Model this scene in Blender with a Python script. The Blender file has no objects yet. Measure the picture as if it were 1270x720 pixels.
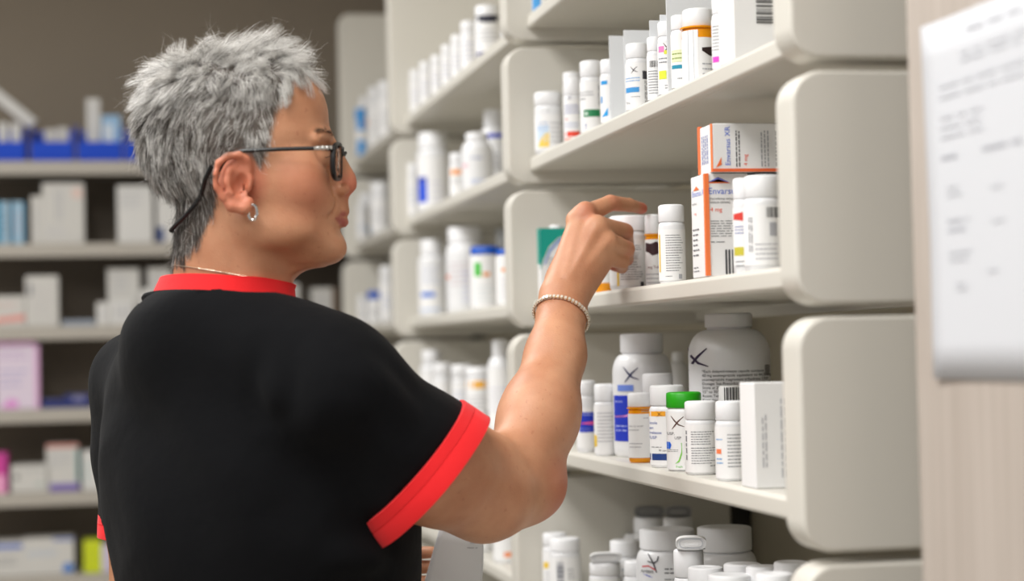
import bpy, math, random
import numpy as np
from mathutils import Vector, Matrix
random.seed(7); rng = np.random.default_rng(7)
PI = math.pi
scene = bpy.context.scene
COL = scene.collection

# ------------------------------------------------------------------ camera
FPX = 2400.0; CX, CY = 635.0, 360.0
CAM = np.array([0.0, 0.0, 1.38])
def nrm(v):
    v = np.asarray(v, float); return v / np.linalg.norm(v)
_dy = nrm((-490, -84, -2400)); _dz = np.array((-.022, 1.0, 0.0))
_dz[2] = -(_dz[0]*_dy[0] + _dz[1]*_dy[1]) / _dy[2]; _dz = nrm(_dz)
_dx = np.cross(_dy, _dz)
RW = np.array([_dx, _dy, _dz])             # camera vector -> world vector
cR, cU, cF = RW @ np.array([1, 0, 0.]), RW @ np.array([0, 1, 0.]), RW @ np.array([0, 0, -1.])
def P(px, py, Z):                           # the point at depth Z seen at (px, py)
    return CAM + cF*Z + cR*((px-CX)*Z/FPX) + cU*((CY-py)*Z/FPX)
def proj(p):
    v = np.asarray(p, float) - CAM; Z = v @ cF
    return CX + FPX*(v @ cR)/Z, CY - FPX*(v @ cU)/Z, Z
cam_d = bpy.data.cameras.new('camera'); cam = bpy.data.objects.new('camera', cam_d); COL.objects.link(cam)
M = Matrix.Identity(4)
for i in range(3):
    for j in range(3): M[i][j] = RW[i][j]
    M[i][3] = CAM[i]
cam.matrix_world = M
cam_d.sensor_width = 36; cam_d.lens = FPX/1270*36; cam_d.clip_start = .02; cam_d.clip_end = 60
cam_d.dof.use_dof = True; cam_d.dof.focus_distance = 2.17; cam_d.dof.aperture_fstop = 2.9; cam_d.dof.aperture_blades = 9
scene.camera = cam
scene.view_settings.view_transform = 'Standard'; scene.view_settings.look = 'None'
scene.view_settings.gamma = 1; scene.view_settings.exposure = 0; scene.view_settings.use_curve_mapping = False

# ------------------------------------------------------------------ materials
def lin(c):
    return tuple(((x/255)/12.92 if x/255 <= .04045 else ((x/255+.055)/1.055)**2.4) for x in c) + (1,)
_mats = {}
def mat(name, col, rough=.5, bump=0, bscale=60, noise=0, nscale=8, **kw):
    if name in _mats: return _mats[name]
    m = bpy.data.materials.new(name); m.use_nodes = True; nt = m.node_tree; b = nt.nodes['Principled BSDF']
    c = lin(col); b.inputs['Base Color'].default_value = c; b.inputs['Roughness'].default_value = rough
    for k, v in kw.items(): b.inputs[k.replace('_', ' ')].default_value = v
    tc = nt.nodes.new('ShaderNodeTexCoord')
    if noise:
        n = nt.nodes.new('ShaderNodeTexNoise'); n.inputs['Scale'].default_value = nscale; n.inputs['Detail'].default_value = 4
        nt.links.new(tc.outputs['Object'], n.inputs['Vector'])
        mx = nt.nodes.new('ShaderNodeMix'); mx.data_type = 'RGBA'
        mx.inputs[6].default_value = tuple(x*(1-noise) for x in c[:3])+(1,)
        mx.inputs[7].default_value = tuple(min(1, x*(1+noise)) for x in c[:3])+(1,)
        nt.links.new(n.outputs['Fac'], mx.inputs[0]); nt.links.new(mx.outputs[2], b.inputs['Base Color'])
    if bump:
        n2 = nt.nodes.new('ShaderNodeTexNoise'); n2.inputs['Scale'].default_value = bscale; n2.inputs['Detail'].default_value = 5
        nt.links.new(tc.outputs['Object'], n2.inputs['Vector'])
        bp = nt.nodes.new('ShaderNodeBump'); bp.inputs['Strength'].default_value = bump; bp.inputs['Distance'].default_value = .002
        nt.links.new(n2.outputs['Fac'], bp.inputs['Height']); nt.links.new(bp.outputs['Normal'], b.inputs['Normal'])
    _mats[name] = m; return m
shelf_m = mat('shelf_paint', (214, 211, 202), .42, noise=.03, nscale=5, bump=.05, bscale=300)
back_m = mat('shelf_back', (176, 168, 148), .6, noise=.04, nscale=4)
lip_m = mat('grey_shelf_paint', (176, 170, 160), .5, noise=.03)
dark_m = mat('dark_back', (128, 118, 106), .8, noise=.05)
brown_m = mat('brown_wall', (150, 139, 124), .9, noise=.04, nscale=3, bump=.1)
white_m = mat('white_plastic', (232, 233, 235), .33, Coat_Weight=.1, noise=.015, nscale=30)
cap_m = mat('white_cap', (236, 237, 239), .42, noise=.015, nscale=30)
greycap_m = mat('grey_cap', (178, 181, 184), .45, noise=.02)
paper_m = mat('label_paper', (240, 240, 240), .6, noise=.01, nscale=40)
card_m = mat('card', (226, 229, 232), .55, noise=.015)
green_m = mat('green_cap', (38, 168, 22), .4, noise=.03)
bluecap_m = mat('blue_cap', (10, 84, 190), .4, noise=.03)
amber_m = mat('amber_plastic', (255, 165, 20), .15, Transmission_Weight=.12, IOR=1.45, noise=.02)
metal_m = mat('silver', (210, 208, 200), .25, Metallic=1.0, noise=.02)
slot_m = mat('dark_metal', (40, 38, 36), .5, noise=.05)
def ink(c): return mat('ink_%d_%d_%d' % tuple(c), c, .55, noise=.02, nscale=50)

# ------------------------------------------------------------------ mesh helpers
class MB:
    def __init__(s): s.v = []; s.f = []; s.m = []; s.mats = []; s.sm = []
    def mi(s, m):
        if m not in s.mats: s.mats.append(m)
        return s.mats.index(m)
    def add(s, vs, fs, m, smooth=False):
        o = len(s.v); k = s.mi(m)
        s.v.extend([tuple(float(c) for c in v) for v in vs])
        for f in fs: s.f.append(tuple(o+i for i in f)); s.m.append(k); s.sm.append(smooth)
    def box(s, lo, hi, m):
        (a, b, c), (d, e, f) = lo, hi
        s.add([(a,b,c),(d,b,c),(d,e,c),(a,e,c),(a,b,f),(d,b,f),(d,e,f),(a,e,f)],
              [(0,3,2,1),(4,5,6,7),(0,1,5,4),(1,2,6,5),(2,3,7,6),(3,0,4,7)], m)
    def tube(s, pts, r, m, n=8, closed=False):
        pts = [np.asarray(p, float) for p in pts]; N = len(pts); rr = r if hasattr(r, '__len__') else [r]*N
        vs = []; up = None
        for i, p in enumerate(pts):
            t = nrm(pts[(i+1) % N if closed else min(i+1, N-1)] - pts[(i-1) % N if closed else max(i-1, 0)])
            if up is None:
                up = np.array([0,0,1.]) if abs(t[2]) < .9 else np.array([1.,0,0])
            a = nrm(np.cross(t, up)); b = np.cross(a, t); up = b
            for k in range(n):
                w = 2*PI*k/n; vs.append(p + rr[i]*(a*math.cos(w)+b*math.sin(w)))
        fs = []
        for i in range(N if closed else N-1):
            for k in range(n):
                j = (i+1) % N; fs.append((i*n+k, i*n+(k+1) % n, j*n+(k+1) % n, j*n+k))
        if not closed: fs += [tuple(range(n))[::-1], tuple((N-1)*n+k for k in range(n))]
        s.add(vs, fs, m, True)
    def lathe(s, prof, m, n=40, rib=None):
        vs = []; fs = []
        for i, (r, z) in enumerate(prof):
            for k in range(n):
                rr = r*(1-.018*(k % 2)) if rib and rib[0] <= i <= rib[1] else r
                w = 2*PI*k/n; vs.append((rr*math.cos(w), rr*math.sin(w), z))
        for i in range(len(prof)-1):
            for k in range(n): fs.append((i*n+k, i*n+(k+1) % n, (i+1)*n+(k+1) % n, (i+1)*n+k))
        fs.append(tuple(range(n))[::-1]); fs.append(tuple((len(prof)-1)*n+k for k in range(n)))
        s.add(vs, fs, m, True)
    def build(s, name, parent=None, bevel=0, segs=2, sharp=True):
        me = bpy.data.meshes.new(name); me.from_pydata(s.v, [], s.f)
        for m in s.mats: me.materials.append(m)
        me.polygons.foreach_set('material_index', s.m); me.polygons.foreach_set('use_smooth', s.sm); me.update()
        o = bpy.data.objects.new(name, me); COL.objects.link(o)
        if parent: o.parent = parent
        if any(s.sm) and sharp:
            try: me.set_sharp_from_angle(angle=math.radians(38))
            except Exception: pass
        if bevel:
            bv = o.modifiers.new('bevel', 'BEVEL'); bv.width = bevel; bv.segments = segs; bv.limit_method = 'ANGLE'; bv.angle_limit = math.radians(40)
            for p in me.polygons: p.use_smooth = True
            wn = o.modifiers.new('wn', 'WEIGHTED_NORMAL'); wn.keep_sharp = True
        return o
def tag(o, label=None, cat=None, group=None, kind=None):
    for k, v in (('label', label), ('category', cat), ('group', group), ('kind', kind)):
        if v: o[k] = v
    return o
def empty(name, loc=(0,0,0), rz=0, label=None, cat=None, group=None):
    o = bpy.data.objects.new(name, None); COL.objects.link(o); o.empty_display_size = .05
    o.location = tuple(float(c) for c in loc); o.rotation_euler = (0, 0, rz)
    return tag(o, label, cat, group)

# text outlines (built-in font) as flat triangles
_tx = {}
def text_geo(t, size):
    if t not in _tx:
        cu = bpy.data.curves.new('t', 'FONT'); cu.body = t; cu.size = 1; cu.resolution_u = 2
        ob = bpy.data.objects.new('t', cu); COL.objects.link(ob)
        me = bpy.data.meshes.new_from_object(ob)
        vs = [tuple(v.co[:2]) for v in me.vertices]; fs = [tuple(p.vertices) for p in me.polygons]
        bpy.data.objects.remove(ob); bpy.data.curves.remove(cu); bpy.data.meshes.remove(me)
        _tx[t] = (vs, fs)
    vs, fs = _tx[t]
    return [(x*size, y*size) for x, y in vs], fs

def print_items(mb, spec, W, H, emit, seed=1):
    """spec in fractions; emit(x, y) maps to 3D (x in -1..1 across, y in 0..1 up). W, H: size in metres of one unit."""
    R = random.Random(seed)
    def rect(u0, u1, v0, v1, m, nx=6):
        n = max(1, min(nx, int(abs(u1-u0)/.12)+1)); vs = []
        for i in range(n+1):
            u = u0+(u1-u0)*i/n; vs += [emit(u, v0), emit(u, v1)]
        mb.add(vs, [(2*i, 2*i+2, 2*i+3, 2*i+1) for i in range(n)], m)
    def clip(P_, ax, lim, sg):
        o = []
        for i in range(len(P_)):
            A, B = P_[i-1], P_[i]; a, b = sg*(A[ax]-lim), sg*(B[ax]-lim)
            if (a < 0) != (b < 0):
                t = a/(a-b); o.append((A[0]+(B[0]-A[0])*t, A[1]+(B[1]-A[1])*t))
            if b >= 0: o.append(B)
        return o
    def poly(pts, m):
        u0 = min(p[0] for p in pts); u1 = max(p[0] for p in pts); n = max(1, int((u1-u0)/.1))
        for i in range(n):
            q = clip(clip(list(pts), 0, u0+(u1-u0)*i/n, 1), 0, u0+(u1-u0)*(i+1)/n, -1)
            if len(q) > 2: mb.add([emit(*p) for p in q], [tuple(range(len(q)))], m)
    for it in spec:
        k = it[0]
        if k == 'r': rect(*it[1:5], ink(it[5]))
        elif k == 'p': poly(it[1], ink(it[2]))
        elif k == 't':
            _, u, v, sz, t, c = it[:6]; rot = it[6] if len(it) > 6 else 0
            vs, fs = text_geo(t, 1); hh = sz*H; q = []
            for x, y in vs:
                if rot: q.append(emit(u - y*hh/W, v + x*hh/H))
                else: q.append(emit(u + x*hh/W, v + y*hh/H))
            mb.add(q, fs, ink(c))
        elif k == 'l':
            _, u0, u1, v0, v1, n, c = it
            for i in range(n):
                v = v1-(v1-v0)*(i+.5)/n; th = (v1-v0)/n*.28; u = u0; end = u0+(u1-u0)*R.uniform(.7, 1)
                while u < end-.02:
                    w = min(R.uniform(.06, .2), end-u); rect(u, u+w, v-th/2, v+th/2, ink(c), 2); u += w+.035
        elif k == 'lv':
            _, u0, u1, v0, v1, n, c = it
            for i in range(n):
                u = u0+(u1-u0)*(i+.5)/n; th = (u1-u0)/n*.4; v = v0
                while v < v1-.02:
                    w = min(R.uniform(.04, .12), v1-v); rect(u-th/2, u+th/2, v, v+w, ink(c), 1); v += w+.02
        elif k == 'b':
            _, u0, u1, v0, v1 = it[:5]; c = it[5] if len(it) > 5 else (70, 70, 72)
            vert = len(it) > 6
            x = 0
            while x < 1:
                w = R.choice((.03, .05, .08)); 
                if vert: rect(u0, u1, v0+(v1-v0)*x, v0+(v1-v0)*min(1, x+w), ink(c))
                else: rect(u0+(u1-u0)*x, u0+(u1-u0)*min(1, x+w), v0, v1, ink(c), 1)
                x += w+R.choice((.03, .05, .07))
        elif k == 'x':
            _, u, v, sz = it[:4]; c = it[4] if len(it) > 4 else (52, 40, 52); a = sz*H/W
            def stroke(pts, wd):
                L = []; Rr = []
                for i, (x, y) in enumerate(pts):
                    x2, y2 = pts[min(i+1, len(pts)-1)]; x1, y1 = pts[max(i-1, 0)]
                    dx, dy = x2-x1, y2-y1; l = math.hypot(dx, dy); ww = wd*(1 if 0 < i < len(pts)-1 else .4)
                    L.append((x-dy/l*ww, y+dx/l*ww)); Rr.append((x+dy/l*ww, y-dx/l*ww))
                vs = [emit(u+x*a, v+y*sz) for p in zip(L, Rr) for x, y in p]
                mb.add(vs, [(2*i, 2*i+1, 2*i+3, 2*i+2) for i in range(len(pts)-1)], ink(c))
            stroke([(-.48, .5), (-.2, .1), (.1, -.2), (.55, -.36)], .055)
            stroke([(.5, .45), (.1, .1), (-.15, -.2), (-.42, -.55)], .055)
# ------------------------------------------------------------------ room
PIT = .212; XF, XS, XB = .570, .602, .90
BAYS = [(1.615, 2.835), (2.835, 4.055), (4.055, 4.97)]
def SZ(k): return 1.38 + .0713 + PIT*k       # top of the shelf board of tier k (0 = the one the hand reaches into)

def slab(name, lo, hi, m, kind='structure', uvbump=0):
    b = MB(); b.box(lo, hi, m); o = b.build(name); tag(o, kind=kind); return o
def wood_mat():
    m = bpy.data.materials.new('wood_laminate'); m.use_nodes = True; nt = m.node_tree; b = nt.nodes['Principled BSDF']
    tc = nt.nodes.new('ShaderNodeTexCoord'); mp = nt.nodes.new('ShaderNodeMapping'); mp.inputs['Scale'].default_value = (60, 60, 1.2)
    n = nt.nodes.new('ShaderNodeTexNoise'); n.inputs['Scale'].default_value = 2.2; n.inputs['Detail'].default_value = 6
    r = nt.nodes.new('ShaderNodeValToRGB'); r.color_ramp.elements[0].position = .3; r.color_ramp.elements[1].position = .75
    r.color_ramp.elements[0].color = lin((168, 157, 147)); r.color_ramp.elements[1].color = lin((190, 180, 171))
    nt.links.new(tc.outputs['Object'], mp.inputs['Vector']); nt.links.new(mp.outputs[0], n.inputs['Vector'])
    nt.links.new(n.outputs['Fac'], r.inputs[0]); nt.links.new(r.outputs[0], b.inputs['Base Color']); b.inputs['Roughness'].default_value = .55
    return m
def tile_mat():
    m = bpy.data.materials.new('vinyl_tile'); m.use_nodes = True; nt = m.node_tree; b = nt.nodes['Principled BSDF']
    tc = nt.nodes.new('ShaderNodeTexCoord'); n = nt.nodes.new('ShaderNodeTexBrick'); n.inputs['Scale'].default_value = 1
    n.offset = 0; n.inputs['Brick Width'].default_value = .4; n.inputs['Row Height'].default_value = .4; n.inputs['Mortar Size'].default_value = .003
    n.inputs['Color1'].default_value = lin((168, 160, 148)); n.inputs['Color2'].default_value = lin((160, 152, 141)); n.inputs['Mortar'].default_value = lin((110, 104, 96))
    nt.links.new(tc.outputs['Object'], n.inputs['Vector']); nt.links.new(n.outputs[0], b.inputs['Base Color']); b.inputs['Roughness'].default_value = .4
    return m
YW = 5.58
slab('floor', (-4, -3, -.1), (1.3, YW, 0), tile_mat())
slab('ceiling', (-4, -3, 2.75), (1.3, YW, 2.85), mat('ceiling_paint', (225, 223, 216), .9, noise=.01))
slab('wall_back', (-4, YW, 0), (1.3, YW+.1, 2.75), brown_m)
slab('wall_right', (.97, 1.50, 0), (1.07, YW, 2.75), brown_m)
wood = slab('wall_near', (.634, -1.2, 0), (.97, 1.47, 2.75), wood_mat())
slab('baseboard_back', (-4, YW-.015, 0), (1.0, YW, .1), slot_m)

# ------------------------------------------------------------------ shelving on the right
def round_panel(name, parent, y1, z0, z1, R=.028, T=.045):
    b = MB(); n = 8; pts = []
    for cx, cz, a0 in ((XF+R, z0+R, 180), (XB-.004, z0+.004, 270), (XB-.004, z1-.004, 0), (XF+R, z1-R, 90)):
        rr = R if cx < .7 else .004
        for i in range(n+1):
            a = math.radians(a0+90*i/n); pts.append((cx+rr*math.cos(a), cz+rr*math.sin(a)))
    N = len(pts)
    vs = [(x, y1-T, z) for x, z in pts]+[(x, y1, z) for x, z in pts]
    fs = [tuple(range(N)), tuple(range(2*N-1, N-1, -1))]+[(i, N+i, N+(i+1) % N, (i+1) % N) for i in range(N)]
    b.add(vs, fs, shelf_m); o = b.build(name, parent, bevel=.007, segs=3)
    return o
bayname = ['nearest bay', 'second bay', 'farthest bay']
tname = {2: 'top', 1: 'second from top', 0: 'hand-height', -1: 'chest-height', -2: 'lowest in view', -3: 'below the view', -4: 'knee-height'}
tlook = {2: 'topmost beige shelf tier with a tall rounded end panel', 1: 'beige shelf tier just below the top one', 0: 'beige shelf tier at the height the hand reaches',
         -1: 'beige shelf tier just below the reaching hand', -2: 'beige shelf tier with its bottles cut by the picture edge'}
for bi, (y0, y1) in enumerate(BAYS):
    L = 'the %s' % bayname[bi]
    for k in range(-3, 3):
        zt = SZ(k); pb = 1.38+.0325+PIT*k; pt = 1.38+(.2346 if k < 2 else .2346+.212)+PIT*k
        lab = ('%s, %s' % (tlook[k], L)) if k in tlook else 'beige shelf tier near the floor, %s' % L
        r = empty('shelf_tier', (XF, y0, pb), 0, lab, 'shelf', 'beige shelf tiers along the right wall')
        def loc(o): o.location = (-XF, -y0, -pb); return o
        b = MB(); zb = zt-.0218; ya, yb = y0+(.0 if bi == 0 else .002), y1-.0455
        sec = [(XS+.004, zt), (XS, zt-.004), (XS, zb+.003), (XS+.003, zb), (XS+.010, zb), (XS+.012, zb+.003), (XS+.016, zb+.003), (XS+.018, zb+.0015), (XB-.05, zb+.0015), (XB-.05, zb-.012), (XB-.03, zb-.012), (XB-.03, zt)]
        n = len(sec)
        b.add([(x, ya, z) for x, z in sec]+[(x, yb, z) for x, z in sec], [tuple(range(n)), tuple(range(2*n-1, n-1, -1))]+[(i, n+i, n+(i+1) % n, (i+1) % n) for i in range(n)], shelf_m)
        loc(b.build('shelf_board', r, bevel=.0012))
        loc(round_panel('side_panel', r, y1, pb, pt))
        if bi == 0: loc(round_panel('side_panel', r, y0, pb, pt))
    b = MB(); b.box((XB+.035, y0, .0), (XB+.05, y1-.002, 2.3), back_m); o = b.build('back_panel')
    tag(o, 'tall beige backing panel behind the bottles of %s' % L, 'panel', 'backing panels of the shelving')
    b = MB(); b.box((XB+.004, y1-.035, 0), (XB+.034, y1-.005, 2.3), slot_m)
    for i in range(60): b.box((XB+.002, y1-.023, .3+i*.032), (XB+.004, y1-.017, .316+i*.032), back_m)
    o = b.build('slotted_upright'); tag(o, 'dark slotted metal upright at the far end of %s' % L, 'post', 'slotted uprights of the shelving')
    b = MB(); b.box((XF+.03, y0, 0), (XB, y1-.002, .5), shelf_m); o = b.build('base_plinth', bevel=.004)
    tag(o, 'solid beige base under the lowest shelf of %s' % L, 'base', 'bases of the shelving')

# ------------------------------------------------------------------ placing by shelf column
def col_y(px, X, z):
    a, b = .9, 7.
    for _ in range(40):
        m = (a+b)/2
        if proj((X, m, z))[0] > px: a = m
        else: b = m
    return (a+b)/2
def col_x(px, Y, z):
    a, b = -2.5, 2.5
    for _ in range(40):
        m = (a+b)/2
        if proj((m, Y, z))[0] < px: a = m
        else: b = m
    return (a+b)/2
seedc = [0]
def bottle_geo(root, r, h, kind, cap, capm, prints, rib, yaw, wrap, n=40, bodym=None, capdisc=None):
    seedc[0] += 1
    cr, ch = cap; hc = h*(1-ch)
    bm = bodym or white_m; b = MB()
    if kind == 'vial':
        b.lathe([(r*.9, 0), (r, .002), (r, hc*.93), (r*.93, hc*.94), (r*.93, hc*.96), (r*1.1, hc*.965), (r*1.1, hc*.992), (r*.9, hc*.994), (r*.9, hc+.002)], amber_m, n)
    elif kind == 'big':
        p = [(r*.9, 0), (r*.985, .004), (r, .012)]; hs = hc*.80; rn = r*cr*.92
        for i in range(9):
            a = i/8*PI/2; p.append((rn+(r-rn)*math.cos(a), hs+(hc*.985-hs)*math.sin(a)))
        p += [(rn, hc+.002)]; b.lathe(p, bm, n)
    else:
        hs = hc*.90; rn = r*cr*.9; p = [(r*.92, 0), (r, .0025), (r, hs)]
        for i in range(1, 6):
            a = i/5*PI/2; p.append((rn+(r-rn)*math.cos(a), hs+(hc*.985-hs)*math.sin(a)))
        p += [(rn, hc+.002)]; b.lathe(p, bm, n)
    b.build('bottle_body', root)
    c = MB(); rc = r*cr; e = min(.0022, h*ch*.2)
    c.lathe([(rc*.97, hc), (rc, hc+.0008), (rc, h-e), (rc-e*.4, h-e*.4), (rc-e*1.3, h), (rc*.55, h-.0003), (rc*.5, h-.0008)], capm, 64 if rib else n, (1, 2) if rib else None)
    c.build('cap', root)
    if wrap or prints:
        l = MB(); v0, v1 = wrap if wrap else (.1, .6)
        def emitr(q):
            def emit(u, v):
                a = math.asin(max(-1, min(1, u))) if abs(u) <= 1 else (PI/2+(abs(u)-1))*(1 if u > 0 else -1)
                w = yaw - PI/2 + a      # yaw: direction facing the camera is -Y in local when yaw = 0
                return ((r+q)*math.cos(w), (r+q)*math.sin(w), h*v)
            return emit
        if wrap:
            e0 = emitr(.0003); m = 40; vs = []
            for i in range(m+1):
                u = -PI*.93+2*PI*.93*i/m; w = yaw-PI/2+u
                vs += [((r+.0003)*math.cos(w), (r+.0003)*math.sin(w), h*v0), ((r+.0003)*math.cos(w), (r+.0003)*math.sin(w), h*v1)]
            l.add(vs, [(2*i, 2*i+2, 2*i+3, 2*i+1) for i in range(m)], paper_m, True)
            lo = l.build('paper_label', root)
        if prints:
            l2 = MB(); print_items(l2, prints, r, h, emitr(.0006), seedc[0])
            l2.build('label_print', lo if wrap else root)
NAMEK = {'vial': 'pill_vial', 'std': 'pill_bottle', 'big': 'pill_bottle'}
def bottle(t, x0, x1, top, label, prints=(), kind='std', rec=None, cap=(.93, .22), capm=None, rib=False, wrap=(.06, .68), lift=0, bodym=None, group=None, h=None, Y=None):
    xc = (x0+x1)/2; z = SZ(t); r = .02
    for _ in range(6):
        X = XS+(r+.006 if rec is None else rec); Yp = col_y(xc, X, z); Z = proj((X, Yp, z))[2]; r = (x1-x0)/2*Z/FPX
    py = proj((X, Yp, z))[1]
    hh = h if h else (py-top)*Z/FPX
    th = math.atan2(Yp, X)                    # bearing from the camera
    root = empty(NAMEK[kind], (X, Yp, z+.0003), th-PI/2, label, 'bottle', group or 'bottles on the shelving')
    n = 40 if Yp < 2.9 else 28
    bottle_geo(root, r, hh, kind, cap, capm or cap_m, list(prints), rib, 0, wrap, n, bodym)
    return root, (X, Yp, z, r, hh)
def carton(X, Y, z, w, d, h, label, prints=(), left=(), m=None, name='carton', rz=0, group=None, edges=None, cat='box', bev=.0012):
    """corner-anchored: (X, Y) is the near left corner; w along X, d along Y."""
    r = empty(name, (X, Y, z+.0003), rz, label, cat, group)
    b = MB(); b.box((0, 0, 0), (w, d, h), m or paper_m); b.build('carton_body', r, bevel=bev)
    if edges:
        e = MB()
        for lo, hi, c in edges: e.box(lo, hi, ink(c))
        e.build('coloured_edge', r)
    if prints:
        l = MB(); seedc[0] += 1; print_items(l, prints, w, h, lambda u, v: (u*w, -.0005, v*h), seedc[0]); l.build('front_print', r)
    if left:
        l = MB(); seedc[0] += 1; print_items(l, left, d, h, lambda u, v: (-.0005, d-u*d, v*h), seedc[0]); l.build('side_print', r)
    # closed flap line on top
    f = MB(); f.box((w*.04, d*.03, h), (w*.96, d*.05, h+.0004), ink((190, 188, 184))); f.build('flap_seam', r)
    return r
def shelf_carton(t, xe, x1, top, label, rec=.012, d=.045, zoff=0, **kw):
    z = SZ(t)+zoff; X = XS+rec; Y = col_y(xe, X, z); w = .04
    lo, hi = X, XB
    for _ in range(40):
        m = (lo+hi)/2
        if proj((m, Y, z))[0] < x1: lo = m
        else: hi = m
    w = hi-X; q = proj((X, Y, z)); h = (q[1]-top)*q[2]/FPX
    return carton(X, Y, z, w, d, h, label, **kw), (X, Y, z, w, h)
G = (120, 122, 128); DK = (60, 60, 66); LG = (175, 176, 182); BL = (28, 70, 160); LB = (60, 150, 215); RD = (214, 60, 50)
YE = (238, 200, 60); OR = (245, 120, 60); GR = (30, 130, 80); NB = (20, 50, 190)

# ---- tier 0, nearest bay (where the hand reaches)
g0 = 'bottles on the hand-height shelf'
shelf_carton(0, 671, 709, 283, 'white and teal medicine carton behind the reaching wrist', rec=.001, d=.015,
    prints=[('p', [(0, 1), (1, 1), (1, .93), (.6, .86), (.3, .74), (.1, .55), (0, .4)], (0, 158, 142)), ('p', [(.12, .5), (.3, .7), (.6, .84), (1, .92), (1, .88), (.62, .8), (.34, .66), (.16, .48)], (120, 150, 205)),
            ('l', .25, .8, .42, .6, 3, G), ('l', .25, .7, .1, .25, 3, LG)], left=[('r', 0, 1, .5, 1, (0, 158, 142))])
bottle(0, 680, 702, 279, 'white capped bottle just behind the teal carton', rec=.0315, cap=(.72, .17), group=g0)
bottle(0, 738, 760, 300, 'small orange vial low behind the curled fingers', kind='vial', rec=.03, cap=(1, .2), wrap=(.2, .7), group=g0)
bottle(0, 757, 805, 268, 'white bottle whose cap the index finger touches', [('l', .12, .62, .52, .6, 3, DK), ('l', -.1, .66, .40, .5, 5, G), ('l', -.45, .7, .12, .38, 8, G), ('r', -.62, -.52, .05, .45, YE),
    ('r', .55, .72, .04, .10, DK), ('lv', .84, .99, .06, .62, 2, DK)], cap=(.98, .21), group=g0)
bottle(0, 801.5, 821, 266, 'orange vial with white stepped cap and dark blotched label', [('p', [(-.9, .62), (-.3, .60), (.4, .63), (.95, .60), (.95, .5), (.5, .46), (-.1, .44), (-.5, .48), (-.9, .5)], (58, 28, 34)),
    ('l', -.9, .9, .70, .76, 1, LG), ('t', -.7, .27, .05, 'mg Tab', (120, 60, 60)), ('l', -.9, .9, .05, .22, 3, LG)], kind='vial', rec=.052, cap=(1.0, .26), wrap=(.03, .66), group=g0)
bottle(0, 818, 851, 254, 'white bottle with yellow stripe beside the finger', [('l', -.45, .85, .14, .62, 15, G), ('r', -.93, -.85, .14, .62, YE), ('l', -.5, .1, .07, .1, 1, G), ('r', .45, .68, .05, .11, LG)],
    cap=(.97, .22), wrap=(.03, .68), group=g0)
env_p = [('t', .06, .80, .088, 'Envarsus XR', (92, 120, 215)), ('p', [(.06, .915), (.3, .965), (.55, .915)], (110, 120, 205)), ('p', [(.03, .905), (.3, .945), (.58, .905)], OR),
    ('t', .08, .745, .035, '(tacrolimus extended-', DK), ('t', .08, .71, .035, 'release tablets)', DK), ('t', .10, .63, .06, '4 mg', (240, 90, 50)),
    ('l', .10, .95, .38, .55, 7, G), ('l', .1, .5, .32, .35, 1, G), ('b', .42, .98, .02, .26, (70, 70, 74))]
_, (eX, eY, eZ, eW, eH) = shelf_carton(0, 877.5, 931, 215, 'upright white carton with orange edge and blue product name', rec=.004, d=.052, prints=env_p,
    left=[('t', .1, .8, .085, 'Envarsus XR', (130, 150, 220)), ('p', [(.2, .86), (.4, .9), (.6, .86)], OR), ('t', .1, .72, .035, 'tacrolimus', DK), ('t', .2, .62, .04, '4 mg', (240, 90, 50)), ('l', .1, .6, .2, .5, 6, G), ('l', .1, .5, .05, .12, 2, G)],
    edges=[((-.0012, -.0012, .001), (.0035, .0035, .108), (250, 130, 70))], group='white and orange cartons on the hand-height shelf')
carton(eX+eW+.003, eY-.005, eZ, .05, .05, eH-.002, 'white carton with reddish edge behind the nearest white bottle', prints=[('l', .3, .9, .6, .9, 6, G)],
    edges=[((-.001, -.001, .001), (.002, .002, eH-.004), (205, 120, 80))], group='white and orange cartons on the hand-height shelf')
z2 = eH+.001
shelf_carton(0, 885, 985, 153, 'white carton lying on its side on top of the cartons', rec=.010, d=.05, zoff=z2,
    prints=[('t', .21, .12, .16, 'Envarsus XR', (92, 120, 215), 1), ('p', [(.03, .08), (.10, .14), (.10, .30)], OR), ('lv', .27, .34, .1, .85, 2, DK), ('t', .42, .12, .12, '4 mg', (240, 90, 50), 1), ('lv', .58, .7, .1, .85, 3, LG), ('lv', .76, .9, .1, .85, 4, G)],
    left=[('lv', .2, .7, .2, .8, 4, (130, 140, 190)), ('r', .85, 1, 0, 1, (250, 130, 70))], edges=[((-.001, -.001, -.0002), (.094, .002, .003), (240, 110, 60)), ((-.001, .044, .001), (.002, .051, .052), (240, 120, 70))],
    group='white and orange cartons on the hand-height shelf')
bottle(0, 911, 936, 221, 'slim white bottle with red and gold label marks', [('p', [(-.9, .62), (.2, .64), (.6, .6), (.2, .54), (-.9, .56)], RD), ('l', -.8, .7, .4, .5, 3, BL), ('r', -.9, .5, .18, .27, (200, 190, 60)), ('l', -.8, .8, .05, .14, 2, G)],
    cap=(.95, .22), group=g0)
bottle(0, 924, 971, 218, 'nearest wide white bottle on the hand-height shelf', [('b', .2, .95, .55, .66), ('r', .35, .7, .36, .50, LG), ('lv', -.75, -.5, .2, .56, 2, G), ('l', -.4, .9, .1, .3, 4, LG)], cap=(.94, .23), group=g0)

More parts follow.
